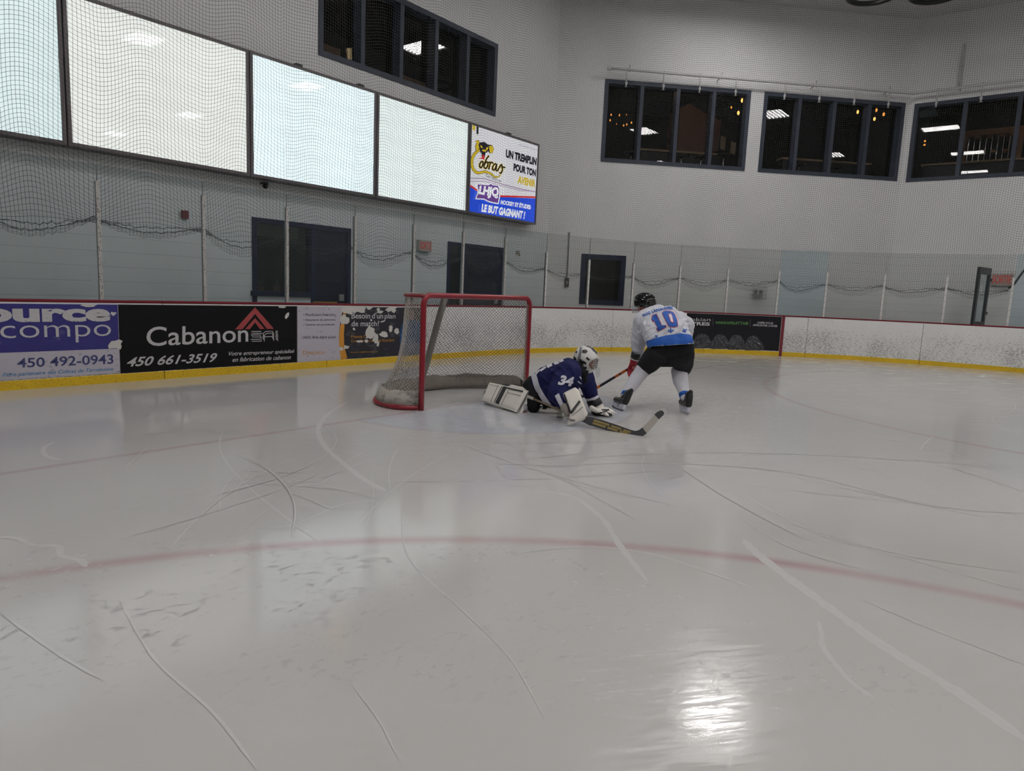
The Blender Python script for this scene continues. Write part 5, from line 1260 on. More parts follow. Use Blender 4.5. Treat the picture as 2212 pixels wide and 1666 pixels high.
J.capsule(at(1416, 676, 8.56), 0.085, at(1405, 673, 8.62), 0.060)
FO = lambda *P: [(1350+x/10.4125, 620+y/10.4125) for x, y in P]
jm = folded(J, [FO((430, 1040), (560, 955), (700, 905)), FO((445, 1170), (640, 1040), (800, 940), (920, 870)), FO((560, 1190), (740, 1090), (930, 1015)), FO((980, 1080), (1180, 1010), (1290, 930)), FO((1200, 960), (1270, 850), (1330, 740)), FO((1240, 820), (1330, 760), (1420, 735)), FO((1370, 960), (1440, 945), (1510, 935)), FO((1320, 860), (1420, 850), (1500, 820)), FO((330, 780), (300, 880), (250, 980)), FO((400, 880), (390, 980), (330, 1080)), FO((480, 690), (440, 820), (425, 960)), FO((200, 1180), (260, 1260), (330, 1300)), FO((180, 1000), (250, 1080), (330, 1120)), FO((700, 620), (600, 600), (520, 640)), FO((1130, 520), (1200, 640), (1230, 760)), FO((190, 1380), (250, 1440), (340, 1450))], 0.021, 0.009, 8, 0.022, 0.07)
h0_ = at(1450, 746, 8.0); tv = (at(1496, 743, 8.05)-at(1404, 749, 8.05)).normalized(); ax = (at(1425, 690, 8.45)-at(1448, 745, 8.17)).normalized(); vd_ = (h0_-CPOS).normalized(); hn = tv.cross(vd_).normalized(); hn = hn if hn.z > 0 else -hn; h0 = at(1450, 746, 8.0)
# keep the sleeve that hangs below the hem line
bm = bmesh.new(); bm.from_mesh(jm); e_l = at(1398, 748, 8.3); sidev = CR
bmesh.ops.bisect_plane(bm, geom=bm.verts[:]+bm.edges[:]+bm.faces[:], plane_co=h0, plane_no=hn)
dead = [f for f in bm.faces if (f.calc_center_median()-h0).dot(hn) < -1e-5 and (f.calc_center_median()-e_l).dot(CR) > 0 and (f.calc_center_median()-CPOS).dot(CF) < 8.55]
bmesh.ops.delete(bm, geom=dead, context='FACES'); bm.to_mesh(jm); bm.free()
hc = h0.dot(hn)
jt = tree_of(jm)
jersey = solid('jersey', jm, cloth_mat('white jersey cloth', C_WHITE, [(tuple(hn), hc-0.002, hc+0.088, C_BLUE)] if False else [], bmp=0.8, bscale=7), hp)
d = Decal().ribbon(band2d([(1398, 745), (1412, 741.5), (1440, 735.5), (1470, 732), (1487, 733.5), (1497, 739)], [15, 18, 21, 23, 21, 17])); print_on(d, jt, 'hem_band', M_DECB, jersey, 0.005, 3.0, 8.75)
def num(pts): return [(1350+x/10.4125, 620+y/10.4125) for x, y in pts]
one = [(610, 650), (712, 614), (830, 870), (925, 868), (925, 905), (745, 998), (708, 945), (748, 935), (660, 775), (625, 782), (600, 735)]
zero = [(850, 570), (900, 545), (1000, 545), (1080, 575), (1118, 620), (1165, 740), (1186, 880), (1120, 905), (1020, 905), (975, 870), (905, 735), (838, 610)]
hole = [(972, 625), (1030, 612), (1060, 680), (1090, 800), (1068, 815), (1025, 790)]
def grow(P, k):
    n = len(P); A = sum(P[i][0]*P[(i+1) % n][1]-P[(i+1) % n][0]*P[i][1] for i in range(n)); sg = 1 if A > 0 else -1; out = []
    for i in range(n):
        a, b, c = Vector(P[i-1]), Vector(P[i]), Vector(P[(i+1) % n]); e1, e2 = (b-a).normalized(), (c-b).normalized(); n1, n2 = Vector((e1.y, -e1.x)), Vector((e2.y, -e2.x)); m = (n1+n2); m = m/max(0.5, m.length_squared)*2; out.append(tuple(b+m*k*sg))
    return out
def ringfill(o, h):
    n = len(o); hh = [min(h, key=lambda q: 0) for _ in o]; return o
print_on(Decal().poly(num(grow(one, 7))).poly(num(grow(zero, 7))), jt, 'number_edge', M_DECR, jersey, 0.004, 3.0)
print_on(Decal().poly(num(grow(one, -4))).poly(num(grow(zero, -4))), jt, 'number', M_DECB, jersey, 0.0062, 3.0)
print_on(Decal().poly(num(grow(hole, 6))), jt, 'number_edge', M_DECR, jersey, 0.0082, 3.0)
print_on(Decal().poly(num(grow(hole, -6))), jt, 'number_hole', mat('white print', C_WHITE, 0.8), jersey, 0.0102, 3.0)
nm = Decal(); vs, fs, _a = text2d('FADOQ LANAUDIÈRE', 0.04)
bl = smooth_line([(398, 660), (480, 640), (560, 600), (700, 552), (850, 520), (960, 502), (1075, 492)], 6)
def onb(a, v):
    t = a*(len(bl)-1); i = min(int(t), len(bl)-2); q = bl[i]*(1-t+i)+bl[i+1]*(t-i); tg = (bl[i+1]-bl[i]).normalized(); nn = Vector((tg.y, -tg.x)); q = q+nn*(v*88-22); return (1350+q.x/10.4125, 620+q.y/10.4125)
nm.put([onb(a, v) for a, v in vs], fs); print_on(nm, jt, 'name_bar', M_DECB, jersey, 0.004, 3.0)
def fleur(cx, cy, s, rot):
    d = Decal()
    for P in ([(0, -1), (0.25, -0.55), (0.12, 0.2), (0.10, 0.8), (-0.10, 0.8), (-0.12, 0.2), (-0.25, -0.55)], [(0.15, 0.1), (0.4, -0.35), (0.8, -0.3), (0.95, 0.1), (0.75, 0.3), (0.65, 0.05), (0.45, 0.1), (0.2, 0.4)], [(-0.15, 0.1), (-0.4, -0.35), (-0.8, -0.3), (-0.95, 0.1), (-0.75, 0.3), (-0.65, 0.05), (-0.45, 0.1), (-0.2, 0.4)], [(-0.5, 0.3), (0.5, 0.3), (0.5, 0.48), (-0.5, 0.48)]):
        d.poly([(cx+s*(x*math.cos(rot)-y*math.sin(rot)), cy+s*(x*math.sin(rot)+y*math.cos(rot))) for x, y in P])
    return d
print_on(fleur(1448.8, 715, 6.6, 0.0), jt, 'lily_emblem', M_DECB, jersey, 0.004, 3); print_on(fleur(1478.5, 715, 6.2, -0.5), jt, 'lily_emblem', M_DECB, jersey, 0.004, 3); print_on(fleur(1418, 727, 4.0, 0.7), jt, 'lily_emblem', M_DECB, jersey, 0.004, 3)
# pants
b = MB(); b.capsule(at(1427, 752, 8.2), 0.155, at(1472, 750, 8.17), 0.155); b.capsule(at(1428, 766, 8.2), 0.15, at(1472, 766, 8.17), 0.15)
chain(b, [(at(1422, 762, 8.20), 0.150), (at(1404, 783, 8.33), 0.128), (at(1394, 793, 8.42), 0.110)]); chain(b, [(at(1473, 764, 8.16), 0.150), (at(1475, 785, 8.30), 0.128), (at(1474, 794, 8.37), 0.112)])
pm = blob(b, 0.011, 6, 0.012, 0.14); pants = solid('pants', pm, M_BLKC, hp); pt = tree_of(pm)
print_on(Decal().poly([(1398, 752), (1412, 757), (1440, 772), (1442, 781), (1420, 796), (1402, 807), (1376, 792), (1382, 775)]).poly([(1446, 778), (1470, 774), (1494, 766), (1494, 780), (1486, 798), (1470, 803), (1456, 800), (1446, 790)]), pt, 'leg_panel', M_CHAR, pants, 0.003, 4)
# socks over shin pads
for nm_, P in (('sock', [(at(1467, 803, 8.34), 0.098), (at(1470, 822, 8.26), 0.092), (at(1476, 843, 8.16), 0.070), (at(1479, 858, 8.09), 0.052)]), ('sock', [(at(1388, 800, 8.40), 0.092), (at(1372, 822, 8.33), 0.084), (at(1358, 843, 8.25), 0.068), (at(1350, 857, 8.20), 0.052)])):
    sm = blob(chain(MB(), P), 0.009, 5, 0.010, 0.06); so = solid('sock', sm, M_SOCK, hp)
    e0, e1 = P[-2][0]*0.45+P[-1][0]*0.55, P[-1][0]; bb = MB(); bb.tube([e0, e0*0.5+e1*0.5, e1], [0.063, 0.060, 0.058], 16); bb.build('blue_cuff', M_SOCKB, so, True)
skate(hp, on_ice(1487, 896), rfd, Vector((0, 0, 1))+CR*0.03)
skate(hp, on_ice(1343, 889)-lfd.normalized()*0.02, lfd, Vector((0, 0, 1))+CR*0.42)
# gloves closed on the shaft
for w_, t_, lab in ((LWR, at(1366, 790, 8.71), 1), (RWR, at(1428, 757, 8.76), 0)):
    b = MB(); hand(b, w_+(t_-w_)*0.15, t_-w_, stick_d*-1, 1.45, 1.0); b.capsule(w_+(t_-w_)*0.1, 0.052, w_+(t_-w_)*0.75, 0.045)
    g = solid('glove', blob(b, 0.008, 3), M_REDG, hp)
    MB().tube([w_+(w_-t_)*0.55, w_+(t_-w_)*0.1], [0.066, 0.058], 16).build('glove_cuff', M_DARK, g, True)
    MB().tube([w_+(t_-w_)*0.12, w_+(t_-w_)*0.24], [0.060, 0.058], 16).build('cuff_trim', M_WHITEP, g, True)
# helmet, visor, hair
hx = (-CR*0.9+CF*0.25).normalized(); hu = (UP*0.94-CR*0.10+CF*0.1); hu = (hu-hx*hu.dot(hx)).normalized(); hs = hx.cross(hu); HM = Matrix((hx, hs, hu)).transposed()
hcn = at(1393, 656, 8.66)
b = MB(); b.ball(hcn+hu*0.010, (0.135, 0.108, 0.112), 10, HM); b.ball(hcn-hx*0.055-hu*0.02, (0.085, 0.098, 0.085), 8, HM); b.ball(hcn+hx*0.05+hu*0.02, (0.085, 0.095, 0.08), 8, HM)
hm = blob(b, 0.007, 4); cut(hm, hcn-hu*0.050+hx*0.0, (hu*0.97-hx*0.12).normalized()); helmet = solid('helmet', hm, M_GLOSSK, hp, 0.012)
b = MB()
for k in (-0.045, 0.0, 0.045): b.tube([hcn+HM @ Vector((0.142*math.cos(a), k, 0.012+0.117*math.sin(a))) for a in [0.5+2.1*i/10 for i in range(11)]], 0.007, 5)
b.build('shell_ridge', M_GLOSSK, helmet, True)
ear = MB(); ear.ball(hcn-CF*0.098-hu*0.05+hx*0.01, (0.030, 0.012, 0.034), 8, HM); ear.build('ear_guard', M_VIS, helmet, True)
vb = MB(); n = 9
for i in range(n):
    a = -1.25+2.5*i/(n-1)
    for z in (0.0, -0.085): vb.v.append(tuple(hcn+HM @ Vector((0.150*math.cos(a)+0.008, 0.118*math.sin(a), z-0.03))))
for i in range(n-1): vb.f.append((2*i, 2*i+1, 2*i+3, 2*i+2)); vb.mi.append(0)
vo = vb.build('visor', M_VIS, helmet, True); s_ = vo.modifiers.new('t', 'SOLIDIFY'); s_.thickness = 0.003
b = MB(); rg = random.Random(9)
b.capsule(hcn-hx*0.085-hu*0.045, 0.05, hcn-hx*0.12-hu*0.07, 0.04)
for k in range(26):
    a = rg.uniform(-0.8, 0.8); q0 = hcn-hx*0.125-hu*0.045+hs*0.05*a
    b.tube([q0, q0-hx*0.035+UP*rg.uniform(-0.02, 0.012), q0-hx*rg.uniform(0.055, 0.095)+UP*rg.uniform(-0.025, 0.02)+hs*rg.uniform(-0.02, 0.02)], [0.006, 0.004, 0.0015], 5)
b.build('hair', M_HAIR, hp, True)
# his stick
M_STK = mat('dark navy shaft', sr(34, 36, 48), 0.35); M_STO = mat('orange shaft print', sr(186, 98, 40), 0.4)
SA, SB = at(1452, 740, 8.76), at(1256, 858, 8.73)
st = empty('hockey_stick', SB, "skater's dark stick with orange markings, blade hidden behind the goalie", 'stick')
def bar(name, a, b, w, h, m, parent, up=UP):
    t = (b-a).normalized(); s = t.cross(up).normalized(); u = s.cross(t); L = (b-a).length
    M = Matrix((t, s, u)).transposed().to_4x4(); M.translation = a
    return MB().box(0, L, -w/2, w/2, -h/2, h/2, M).build(name, m, parent)
bar('shaft', SA, SB, 0.021, 0.030, M_STK, st)
for (x0, x1) in ((1340, 1352), (1328, 1337), (1355, 1360), (1283, 1296)):
    f = lambda x: SA+(SB-SA)*((1452-x)/196.0)
    bar('orange_marking', f(x1), f(x0), 0.0225, 0.0315, M_STO, st)
bd = (CF*0.25-CR*0.97); bd.z = 0; bd.normalize(); MB().prism([(0.0, 0.0), (0.29, 0.005), (0.31, 0.045), (0.28, 0.075), (0.02, 0.07), (-0.02, 0.05)], lambda u, v, w_: Vector((SB.x, SB.y, 0.004))+bd*u+UP*v+bd.cross(UP)*w_, -0.006, 0.006).build('stick_blade', M_DARK, st)
# ---- the goaltender sprawled in front of the goal
gp = empty('person', on_ice(1190, 890), 'sprawling goaltender in navy number 34 jersey and white mask', 'person')
M_PADW = mat('cream white pad leather', sr(240, 235, 226), 0.45, dirt=0.12, dscale=14); M_PADK = mat('black pad trim', (0.018, 0.018, 0.022), 0.4)
g_ = lambda x, y, d: at(x, y, d)
PEL2, CH2, NK2, HD2 = g_(1163, 832, 7.82), g_(1218, 818, 7.60), g_(1250, 795, 7.60), g_(1268, 778, 7.58)
RS2, RE2, RW2 = g_(1226, 806, 7.42), g_(1204, 850, 7.26), g_(1224, 872, 7.14)
LS2, LE2, LW2 = g_(1262, 815, 7.72), g_(1274, 846, 7.74), g_(1283, 871, 7.74)
KN2, FT2 = g_(1140, 872, 7.72), g_(1062, 850, 8.22)
b = MB(); chain(b, [(PEL2, 0.12), (CH2, 0.14), (NK2, 0.065), (HD2, 0.075)]); b.ball(HD2, (0.080, 0.080, 0.10), 8)
chain(b, [(g_(1150, 838, 7.78), 0.09), (KN2, 0.045), (FT2, 0.04)]); chain(b, [(g_(1172, 845, 7.9), 0.09), (g_(1196, 880, 7.62), 0.055), (g_(1172, 884, 7.95), 0.035)])
chain(b, [(NK2, 0.06), (RS2, 0.065), (RE2, 0.045), (RW2, 0.032)]); chain(b, [(NK2, 0.06), (LS2, 0.065), (LE2, 0.045), (LW2, 0.032)])
GH = g_(1231, 899, 7.07)
gsd = (g_(1385, 942, 6.66)-g_(1231, 899, 7.07)).normalized()
hand(b, RW2, GH-RW2, gsd, 0.8, 1.1); hand(b, LW2, g_(1305, 888, 7.74)-LW2, -CF, 0.8, 0.3)
gfd = (CR*0.68-CF*0.62-UP*0.30).normalized()
b.capsule(HD2+gfd*0.072+UP*0.01, 0.018, HD2+gfd*0.100-UP*0.015, 0.013); b.capsule(HD2-UP*0.055+gfd*0.03, 0.048, HD2-UP*0.075+gfd*0.05, 0.034)
gs = gfd.cross(UP).normalized(); gu = gs.cross(gfd).normalized()
for k in (-1, 1): b.ball(HD2+gs*0.085*k, (0.014, 0.02, 0.03), 6); b.capsule(HD2+gfd*0.078+gu*0.022+gs*0.014*k, 0.010, HD2+gfd*0.066+gu*0.022+gs*0.045*k, 0.010)
b.capsule(HD2+gfd*0.078-gu*0.045-gs*0.022, 0.009, HD2+gfd*0.078-gu*0.045+gs*0.022, 0.009)
body2 = solid('body', blob(b, 0.009, 3), M_SKINR, gp)
eb = MB()
for k in (-1, 1): eb.ball(HD2+gfd*0.070+gu*0.006+gs*0.030*k, 0.014, 6)
eb.build('eyes', mat('eye', (0.12, 0.10, 0.09), 0.3), body2, True)
# jersey
J = MB()
J.capsule(g_(1166, 832, 7.80), 0.150, g_(1222, 815, 7.60), 0.185); J.capsule(g_(1188, 852, 7.66), 0.125, g_(1222, 828, 7.56), 0.16); J.capsule(g_(1180, 815, 7.82), 0.125, g_(1228, 800, 7.64), 0.14)
J.capsule(RS2, 0.135, LS2, 0.115); J.capsule(g_(1236, 800, 7.52), 0.12, NK2, 0.085)
chain(J, [(RS2, 0.125), (g_(1210, 832, 7.32), 0.112), (RE2, 0.102), (g_(1214, 864, 7.19), 0.084), (g_(1221, 880, 7.16), 0.064)]); chain(J, [(LS2, 0.115), (g_(1270, 832, 7.74), 0.095), (LE2, 0.085), (g_(1282, 864, 7.74), 0.070)])
J.capsule(g_(1196, 866, 7.52), 0.06, g_(1178, 845, 7.74), 0.10)
jm = folded(J, [[(1186, 798), (1200, 808), (1212, 822)], [(1166, 812), (1180, 822), (1196, 838)], [(1228, 788), (1236, 800), (1240, 812)], [(1168, 832), (1182, 842), (1196, 856)], [(1214, 828), (1206, 842), (1200, 856)], [(1240, 822), (1246, 834), (1252, 846)], [(1262, 835), (1270, 844), (1280, 848)], [(1204, 790), (1216, 798), (1222, 812)], [(1176, 850), (1188, 858), (1198, 866)]], 0.022, 0.010, 8, 0.02, 0.09)
ha = (g_(1158, 836, 7.62)-g_(1158, 836, 7.62)); c0, c1, c2 = g_(1140, 808, 7.70), g_(1143, 834, 7.62), g_(1163, 874, 7.56)
axg = (g_(1230, 808, 7.6)-g_(1160, 835, 7.82)).normalized(); tvec = (c2-c0).normalized(); hn2 = (axg-tvec*axg.dot(tvec)).normalized()
cut(jm, c1, hn2); hc2 = c1.dot(hn2); jt2 = tree_of(jm)
jer2 = solid('jersey', jm, cloth_mat('navy jersey cloth', C_NAVY, [], bmp=0.5, bscale=8), gp)
M_PW = mat('white print', sr(214, 214, 224), 0.75)
print_on(Decal().ribbon(band2d([(q.x, q.y) for q in smooth_line([(1163, 797), (1154, 808), (1156, 820), (1160, 834), (1168, 850), (1184, 873), (1193, 883)], 4)], [12]*8+[12]*8+[11]*9)), jt2, 'hem_stripe', M_PW, jer2, 0.005, 4)
print_on(Decal().quadtext('34', (1204, 832), (1234, 835), (1242, 815), (1213, 811), bold=0.05), jt2, 'sleeve_number', M_PW, jer2, 0.006, 3)
print_on(Decal().ribbon(band2d([(1262, 864), (1275, 864), (1286, 860), (1292, 856)], [6, 6, 6, 5])), jt2, 'cuff_stripe', M_PW, jer2, 0.006, 4)
print_on(Decal().poly([(1252, 812), (1256, 818), (1255, 820), (1251, 815)]).poly([(1248, 822), (1256, 828), (1255, 830), (1247, 825)]), jt2, 'chest_mark', M_PW, jer2, 0.005, 3)
for i, (q0, q1, q2, q3) in enumerate([((1166, 800), (1178, 792), (1181, 795), (1169, 804)), ((1180, 791), (1192, 786), (1194, 791), (1184, 796)), ((1196, 785), (1206, 780), (1209, 786), (1199, 789)), ((1207, 779), (1216, 776), (1218, 781), (1210, 784))]):
    print_on(Decal().poly([q0, q1, q2, q3]), jt2, 'back_number', M_PW, jer2, 0.006, 3)
print_on(Decal().poly([(1199, 855), (1207, 850), (1216, 870), (1213, 880), (1207, 872)]), jt2, 'cuff_patch', M_PW, jer2, 0.006, 3)
# pants
b = MB(); b.capsule(g_(1156, 834, 7.84), 0.130, g_(1180, 842, 7.84), 0.12); chain(b, [(g_(1152, 838, 7.80), 0.125), (g_(1150, 862, 7.74), 0.105), (g_(1152, 878, 7.70), 0.075)]); chain(b, [(g_(1172, 846, 7.86), 0.12), (g_(1190, 872, 7.68), 0.085), (g_(1200, 882, 7.60), 0.06)])
solid('pants', blob(b, 0.011, 6, 0.012, 0.14), M_BLKC, gp)
# leg pads
def pad(name, TL, TR, BR, BL, th, parent):
    """upholstered pad: quilted front face over a thick core; a runs from the toe to the knee, c from the lower edge to the upper"""
    n = ((TR-TL).cross(BL-TL)).normalized()
    if n.dot(CPOS-TL) < 0: n = -n
    S = lambda a, c: (BL*(1-a)+BR*a)*(1-c)+(TL*(1-a)+TR*a)*c
    b = MB(); NA, NC = 40, 14
    def puff(a, c):
        e = (min(a, 1-a)/0.06); f = (min(c, 1-c)/0.12); k = min(1, e)**0.5*min(1, f)**0.5
        g = 1-0.55*math.exp(-((a-0.36)/0.012)**2)-0.55*math.exp(-((a-0.54)/0.012)**2)
        return 0.030*k*g
    for i in range(NA+1):
        for j in range(NC+1): b.v.append(tuple(S(i/NA, j/NC)+n*puff(i/NA, j/NC)))
    o = len(b.v)
    for i in range(NA+1):
        for j in range(NC+1):
            a, c = i/NA, j/NC; k = 0.0 if (i in (0, NA) or j in (0, NC)) else 1.0; b.v.append(tuple(S(a, c)-n*th*(0.75 if not k else 1.0)))
    W = NC+1
    for i in range(NA):
        for j in range(NC):
            b.f.append((i*W+j, (i+1)*W+j, (i+1)*W+j+1, i*W+j+1)); b.f.append((o+i*W+j, o+i*W+j+1, o+(i+1)*W+j+1, o+(i+1)*W+j)); b.mi += [0, 0]
    rim = [i*W for i in range(NA+1)]+[NA*W+j for j in range(1, W)]+[i*W+NC for i in range(NA-1, -1, -1)]+[j for j in range(NC-1, 0, -1)]
    for k in range(len(rim)): b.f.append((rim[k], rim[(k+1) % len(rim)], o+rim[(k+1) % len(rim)], o+rim[k])); b.mi.append(0)
    po = b.build(name, M_PADW, parent, True)
    def patch(nm, a0, a1, c0, c1, m, lift=0.006, sk=0.0):
        q = MB(); N = 12
        for i in range(N+1):
            c = c0+(c1-c0)*i/N
            for a in (a0+sk*c, a1+sk*c): q.v.append(tuple(S(a, c)+n*(puff(a, c)+lift)))
        for i in range(N): q.f.append((2*i, 2*i+1, 2*i+3, 2*i+2)); q.mi.append(0)
        x = q.build(nm, m, po); s = x.modifiers.new('t', 'SOLIDIFY'); s.thickness = 0.004; return x
    return po, S, n, patch
po, S, n_, patch = pad('leg_pad', g_(1058, 826, 8.18), g_(1142, 844, 7.66), g_(1116, 891, 7.58), g_(1041, 865, 8.10), 0.10, gp)
patch('pad_stripe', 0.435, 0.525, 0.06, 0.92, M_PADK); patch('pad_line', 0.395, 0.408, 0.06, 0.92, M_PADK); patch('pad_seam', 0.30, 0.304, 0.05, 0.90, M_GREYM); patch('pad_seam', 0.60, 0.604, 0.05, 0.78, M_GREYM)
def hband(nm, a0, a1, c, wd, m):
    q = MB(); N = 14
    for i in range(N+1):
        a = a0+(a1-a0)*i/N
        for cc in (c-wd/2, c+wd/2): q.v.append(tuple(S(a, cc)+n_*0.037))
    for i in range(N): q.f.append((2*i, 2*i+1, 2*i+3, 2*i+2)); q.mi.append(0)
    x = q.build(nm, m, po); s = x.modifiers.new('t', 'SOLIDIFY'); s.thickness = 0.005; return x
hband('pad_line', 0.55, 0.95, 0.86, 0.06, M_PADK); hband('pad_seam', 0.62, 0.95, 0.66, 0.014, M_GREYM); hband('pad_seam', 0.08, 0.36, 0.85, 0.014, M_GREYM)
MB().tube([S(a, 1.0)-n_*0.03+UP*0.006 for a in (0.50, 0.6, 0.75, 0.93)], [0.026, 0.034, 0.034, 0.026], 12).build('knee_roll', M_PADW, po, True)
MB().tube([S(a, 1.0)-n_*0.03+UP*0.004 for a in (0.34, 0.42, 0.51)], [0.028, 0.034, 0.030], 12).build('knee_roll', M_PADK, po, True)
MB().tube([S(a, 0.02)-n_*0.05+UP*0.02 for a in (0.05, 0.4, 0.8)], [0.03, 0.035, 0.02], 10).build('toe_roll', M_PADW, po, True)
Decal().quadtext('WARRIOR', (0.62, 0.0), (0.84, 0.0), (0.84, 1), (0.62, 1), bold=0.03).lay('roll_lettering', M_PADK, lambda u, v, w_: S(u, 1.0)-n_*0.03+UP*(0.020+0.022*v)+n_*0.037, 0, po)
kb = MB(); kb.capsule(g_(1128, 872, 7.68), 0.045, g_(1133, 882, 7.68), 0.04); solid('knee_guard', blob(kb, 0.012, 3), mat('grey knee guard', (0.42, 0.42, 0.46), 0.7), gp)
po2, S2, n2_, patch2 = pad('leg_pad', g_(1160, 880, 7.86), g_(1222, 884, 7.44), g_(1214, 893, 7.38), g_(1156, 889, 7.74), 0.06, gp)
patch2('pad_stripe', 0.30, 0.45, 0.1, 0.9, M_PADK)
skt = FT2-CR*0.02
b = MB(); b.capsule(g_(1066, 846, 8.30), 0.045, g_(1052, 850, 8.42), 0.04); solid('skate', blob(b, 0.010, 3), M_BOOT, gp)
# blocker
bl_ = MB()
def bent(rows, th, N=10):
    """slab through rows of (left point, right point)"""
    b = MB(); m = len(rows)
    for side in (0, 1):
        for k, (L, R) in enumerate(rows):
            a = rows[max(k-1, 0)]; c = rows[min(k+1, m-1)]; nn = ((R-L).cross((c[0]-a[0]))).normalized()
            if nn.dot(CPOS-L) < 0: nn = -nn
            for i in range(N+1):
                t = i/N; edge = min(1, min(t, 1-t)/0.10)**0.5; ek = 1.0 if 0 < k < m-1 else 0.25
                b.v.append(tuple(L*(1-t)+R*t+(nn*0.018*edge*ek if side == 0 else -nn*th)))
    W = N+1; o = m*W
    for k in range(m-1):
        for i in range(N): b.f.append((k*W+i, k*W+i+1, (k+1)*W+i+1, (k+1)*W+i)); b.f.append((o+k*W+i, o+(k+1)*W+i, o+(k+1)*W+i+1, o+k*W+i+1)); b.mi += [0, 0]
    rim = [k*W for k in range(m)]+[(m-1)*W+i for i in range(1, W)]+[k*W+N for k in range(m-2, -1, -1)]+[i for i in range(N-1, 0, -1)]
    for k in range(len(rim)): b.f.append((rim[k], rim[(k+1) % len(rim)], o+rim[(k+1) % len(rim)], o+rim[k])); b.mi.append(0)
    return b
rows = [(g_(1214, 851, 7.17), g_(1243, 837, 7.17)), (g_(1216, 854, 7.13), g_(1249, 842, 7.12)), (g_(1224, 872, 7.07), g_(1256, 858, 7.06)), (g_(1231, 894, 7.01), g_(1262, 876, 6.99)),
        (g_(1229, 905, 7.00), g_(1269, 892, 6.98)), (g_(1225, 917, 6.985), g_(1266, 903, 6.97)), (g_(1227, 921, 6.99), g_(1262, 908, 6.98))]
bo = bent(rows, 0.035).build('blocker', M_PADW, gp, True)
btree = tree_of(bo.data)
print_on(Decal().ribbon(band2d([(1233, 893), (1253, 867)], 5)), btree, 'blocker_stripe', M_PADK, bo, 0.006, 3)
print_on(Decal().ribbon(band2d([(1219, 852), (1226, 872), (1233, 893)], 2.6)), btree, 'blocker_stripe', M_PADK, bo, 0.006, 3)
print_on(Decal().ribbon(band2d([(1237, 898), (1259, 879)], 1.2)), btree, 'blocker_seam', M_GREYM, bo, 0.006, 3)
b = MB(); chain(b, [(g_(1214, 872, 7.16), 0.04), (g_(1222, 884, 7.11), 0.052), (g_(1228, 892, 7.08), 0.045)]); hand(b, g_(1224, 884, 7.12), GH-g_(1224, 884, 7.12), gsd, 1.25, 1.15)
solid('blocker_glove', blob(b, 0.008, 3), mat('pale palm leather', sr(150, 144, 138), 0.6), gp)
# catching glove resting on the ice
b = MB(); chain(b, [(g_(1284, 868, 7.75), 0.06), (g_(1290, 880, 7.74), 0.075), (g_(1296, 889, 7.72), 0.055)])
for k, (x, y) in enumerate([(1326, 889), (1330, 893), (1326, 897), (1316, 899)]): b.capsule(g_(1294, 883+2*k, 7.76-0.04*k), 0.030, g_((1294+x)/2, (883+2*k+y)/2-1.5, 7.73-0.04*k), 0.026); b.capsule(g_((1294+x)/2, (883+2*k+y)/2-1.5, 7.73-0.04*k), 0.026, g_(x-2, y-1, 7.70-0.05*k), 0.012)
b.capsule(g_(1278, 882, 7.62), 0.032, g_(1300, 893, 7.50), 0.018)
cg = solid('catching_glove', blob(b, 0.009, 3), M_PADW, gp); ct = tree_of(cg.data)
for P in ([(1281, 893), (1296, 893), (1312, 888)], [(1296, 899), (1308, 901), (1320, 897)], [(1300, 886), (1316, 886)]): print_on(Decal().ribbon(band2d(P, 3.0)), ct, 'glove_trim', M_PADK, cg, 0.005, 4)
pk = MB(); pk.capsule(g_(1284, 890, 7.68), 0.036, g_(1320, 896, 7.60), 0.018); pk.capsule(g_(1288, 880, 7.70), 0.03, g_(1312, 884, 7.74), 0.016); solid('glove_pocket', blob(pk, 0.009, 3), M_PADK, cg)
MB().tube([g_(1280, 862, 7.74), g_(1287, 877, 7.745)], [0.078, 0.086], 16).build('glove_cuff', M_PADK, cg, True)
# mask
gx_, gz_ = gfd, gu; GM = Matrix((gfd, gs, gu)).transposed()
mc = HD2-gfd*0.012
b = MB(); b.ball(mc+gu*0.018-gfd*0.01, (0.142, 0.118, 0.135), 10, GM); b.ball(mc+gfd*0.035-gu*0.075, (0.085, 0.072, 0.065), 8, GM); b.ball(mc+gfd*0.02-gu*0.03, (0.11, 0.10, 0.09), 8, GM)
mm = blob(b, 0.007, 5)
bm = bmesh.new(); bm.from_mesh(mm); dead = []
for f in bm.faces:
    q = f.calc_center_median()-mc; a, s, u = q.dot(gfd), q.dot(gs), q.dot(gu)
    if a > 0.03 and (s/0.072)**2+((u+0.012)/0.062)**2 < 1: dead.append(f)
    elif u < -0.13 or (a < -0.03 and u < -0.085): dead.append(f)
bmesh.ops.delete(bm, geom=dead, context='FACES'); bm.to_mesh(mm); bm.free(); mt = tree_of(mm)
mask = solid('mask', mm, mat('white mask shell', sr(238, 237, 234), 0.3), gp, 0.008)
def mp(P, nm='mask_graphic', m=M_PADK): print_on(Decal().poly(P), mt, nm, m, mask, 0.007, 3)
mp([(1254, 746), (1259, 746), (1252, 788), (1247, 785)], 'mask_strap', mat('grey mask strap', (0.22, 0.22, 0.24), 0.5)); mp([(1256, 743), (1266, 744), (1282, 752), (1291, 764), (1288, 765), (1276, 753), (1264, 748)])
mp([(1258, 757), (1266, 756), (1270, 760), (1265, 764), (1258, 762)]); mp([(1243, 755), (1248, 760), (1246, 764), (1241, 760)]); mp([(1250, 776), (1256, 776), (1262, 784), (1258, 790), (1248, 786)]); mp([(1259, 778), (1267, 783), (1266, 788), (1260, 784)]); mp([(1240, 768), (1246, 775), (1246, 782), (1240, 776)]); mp([(1268, 771), (1274, 776), (1272, 780), (1266, 775)])
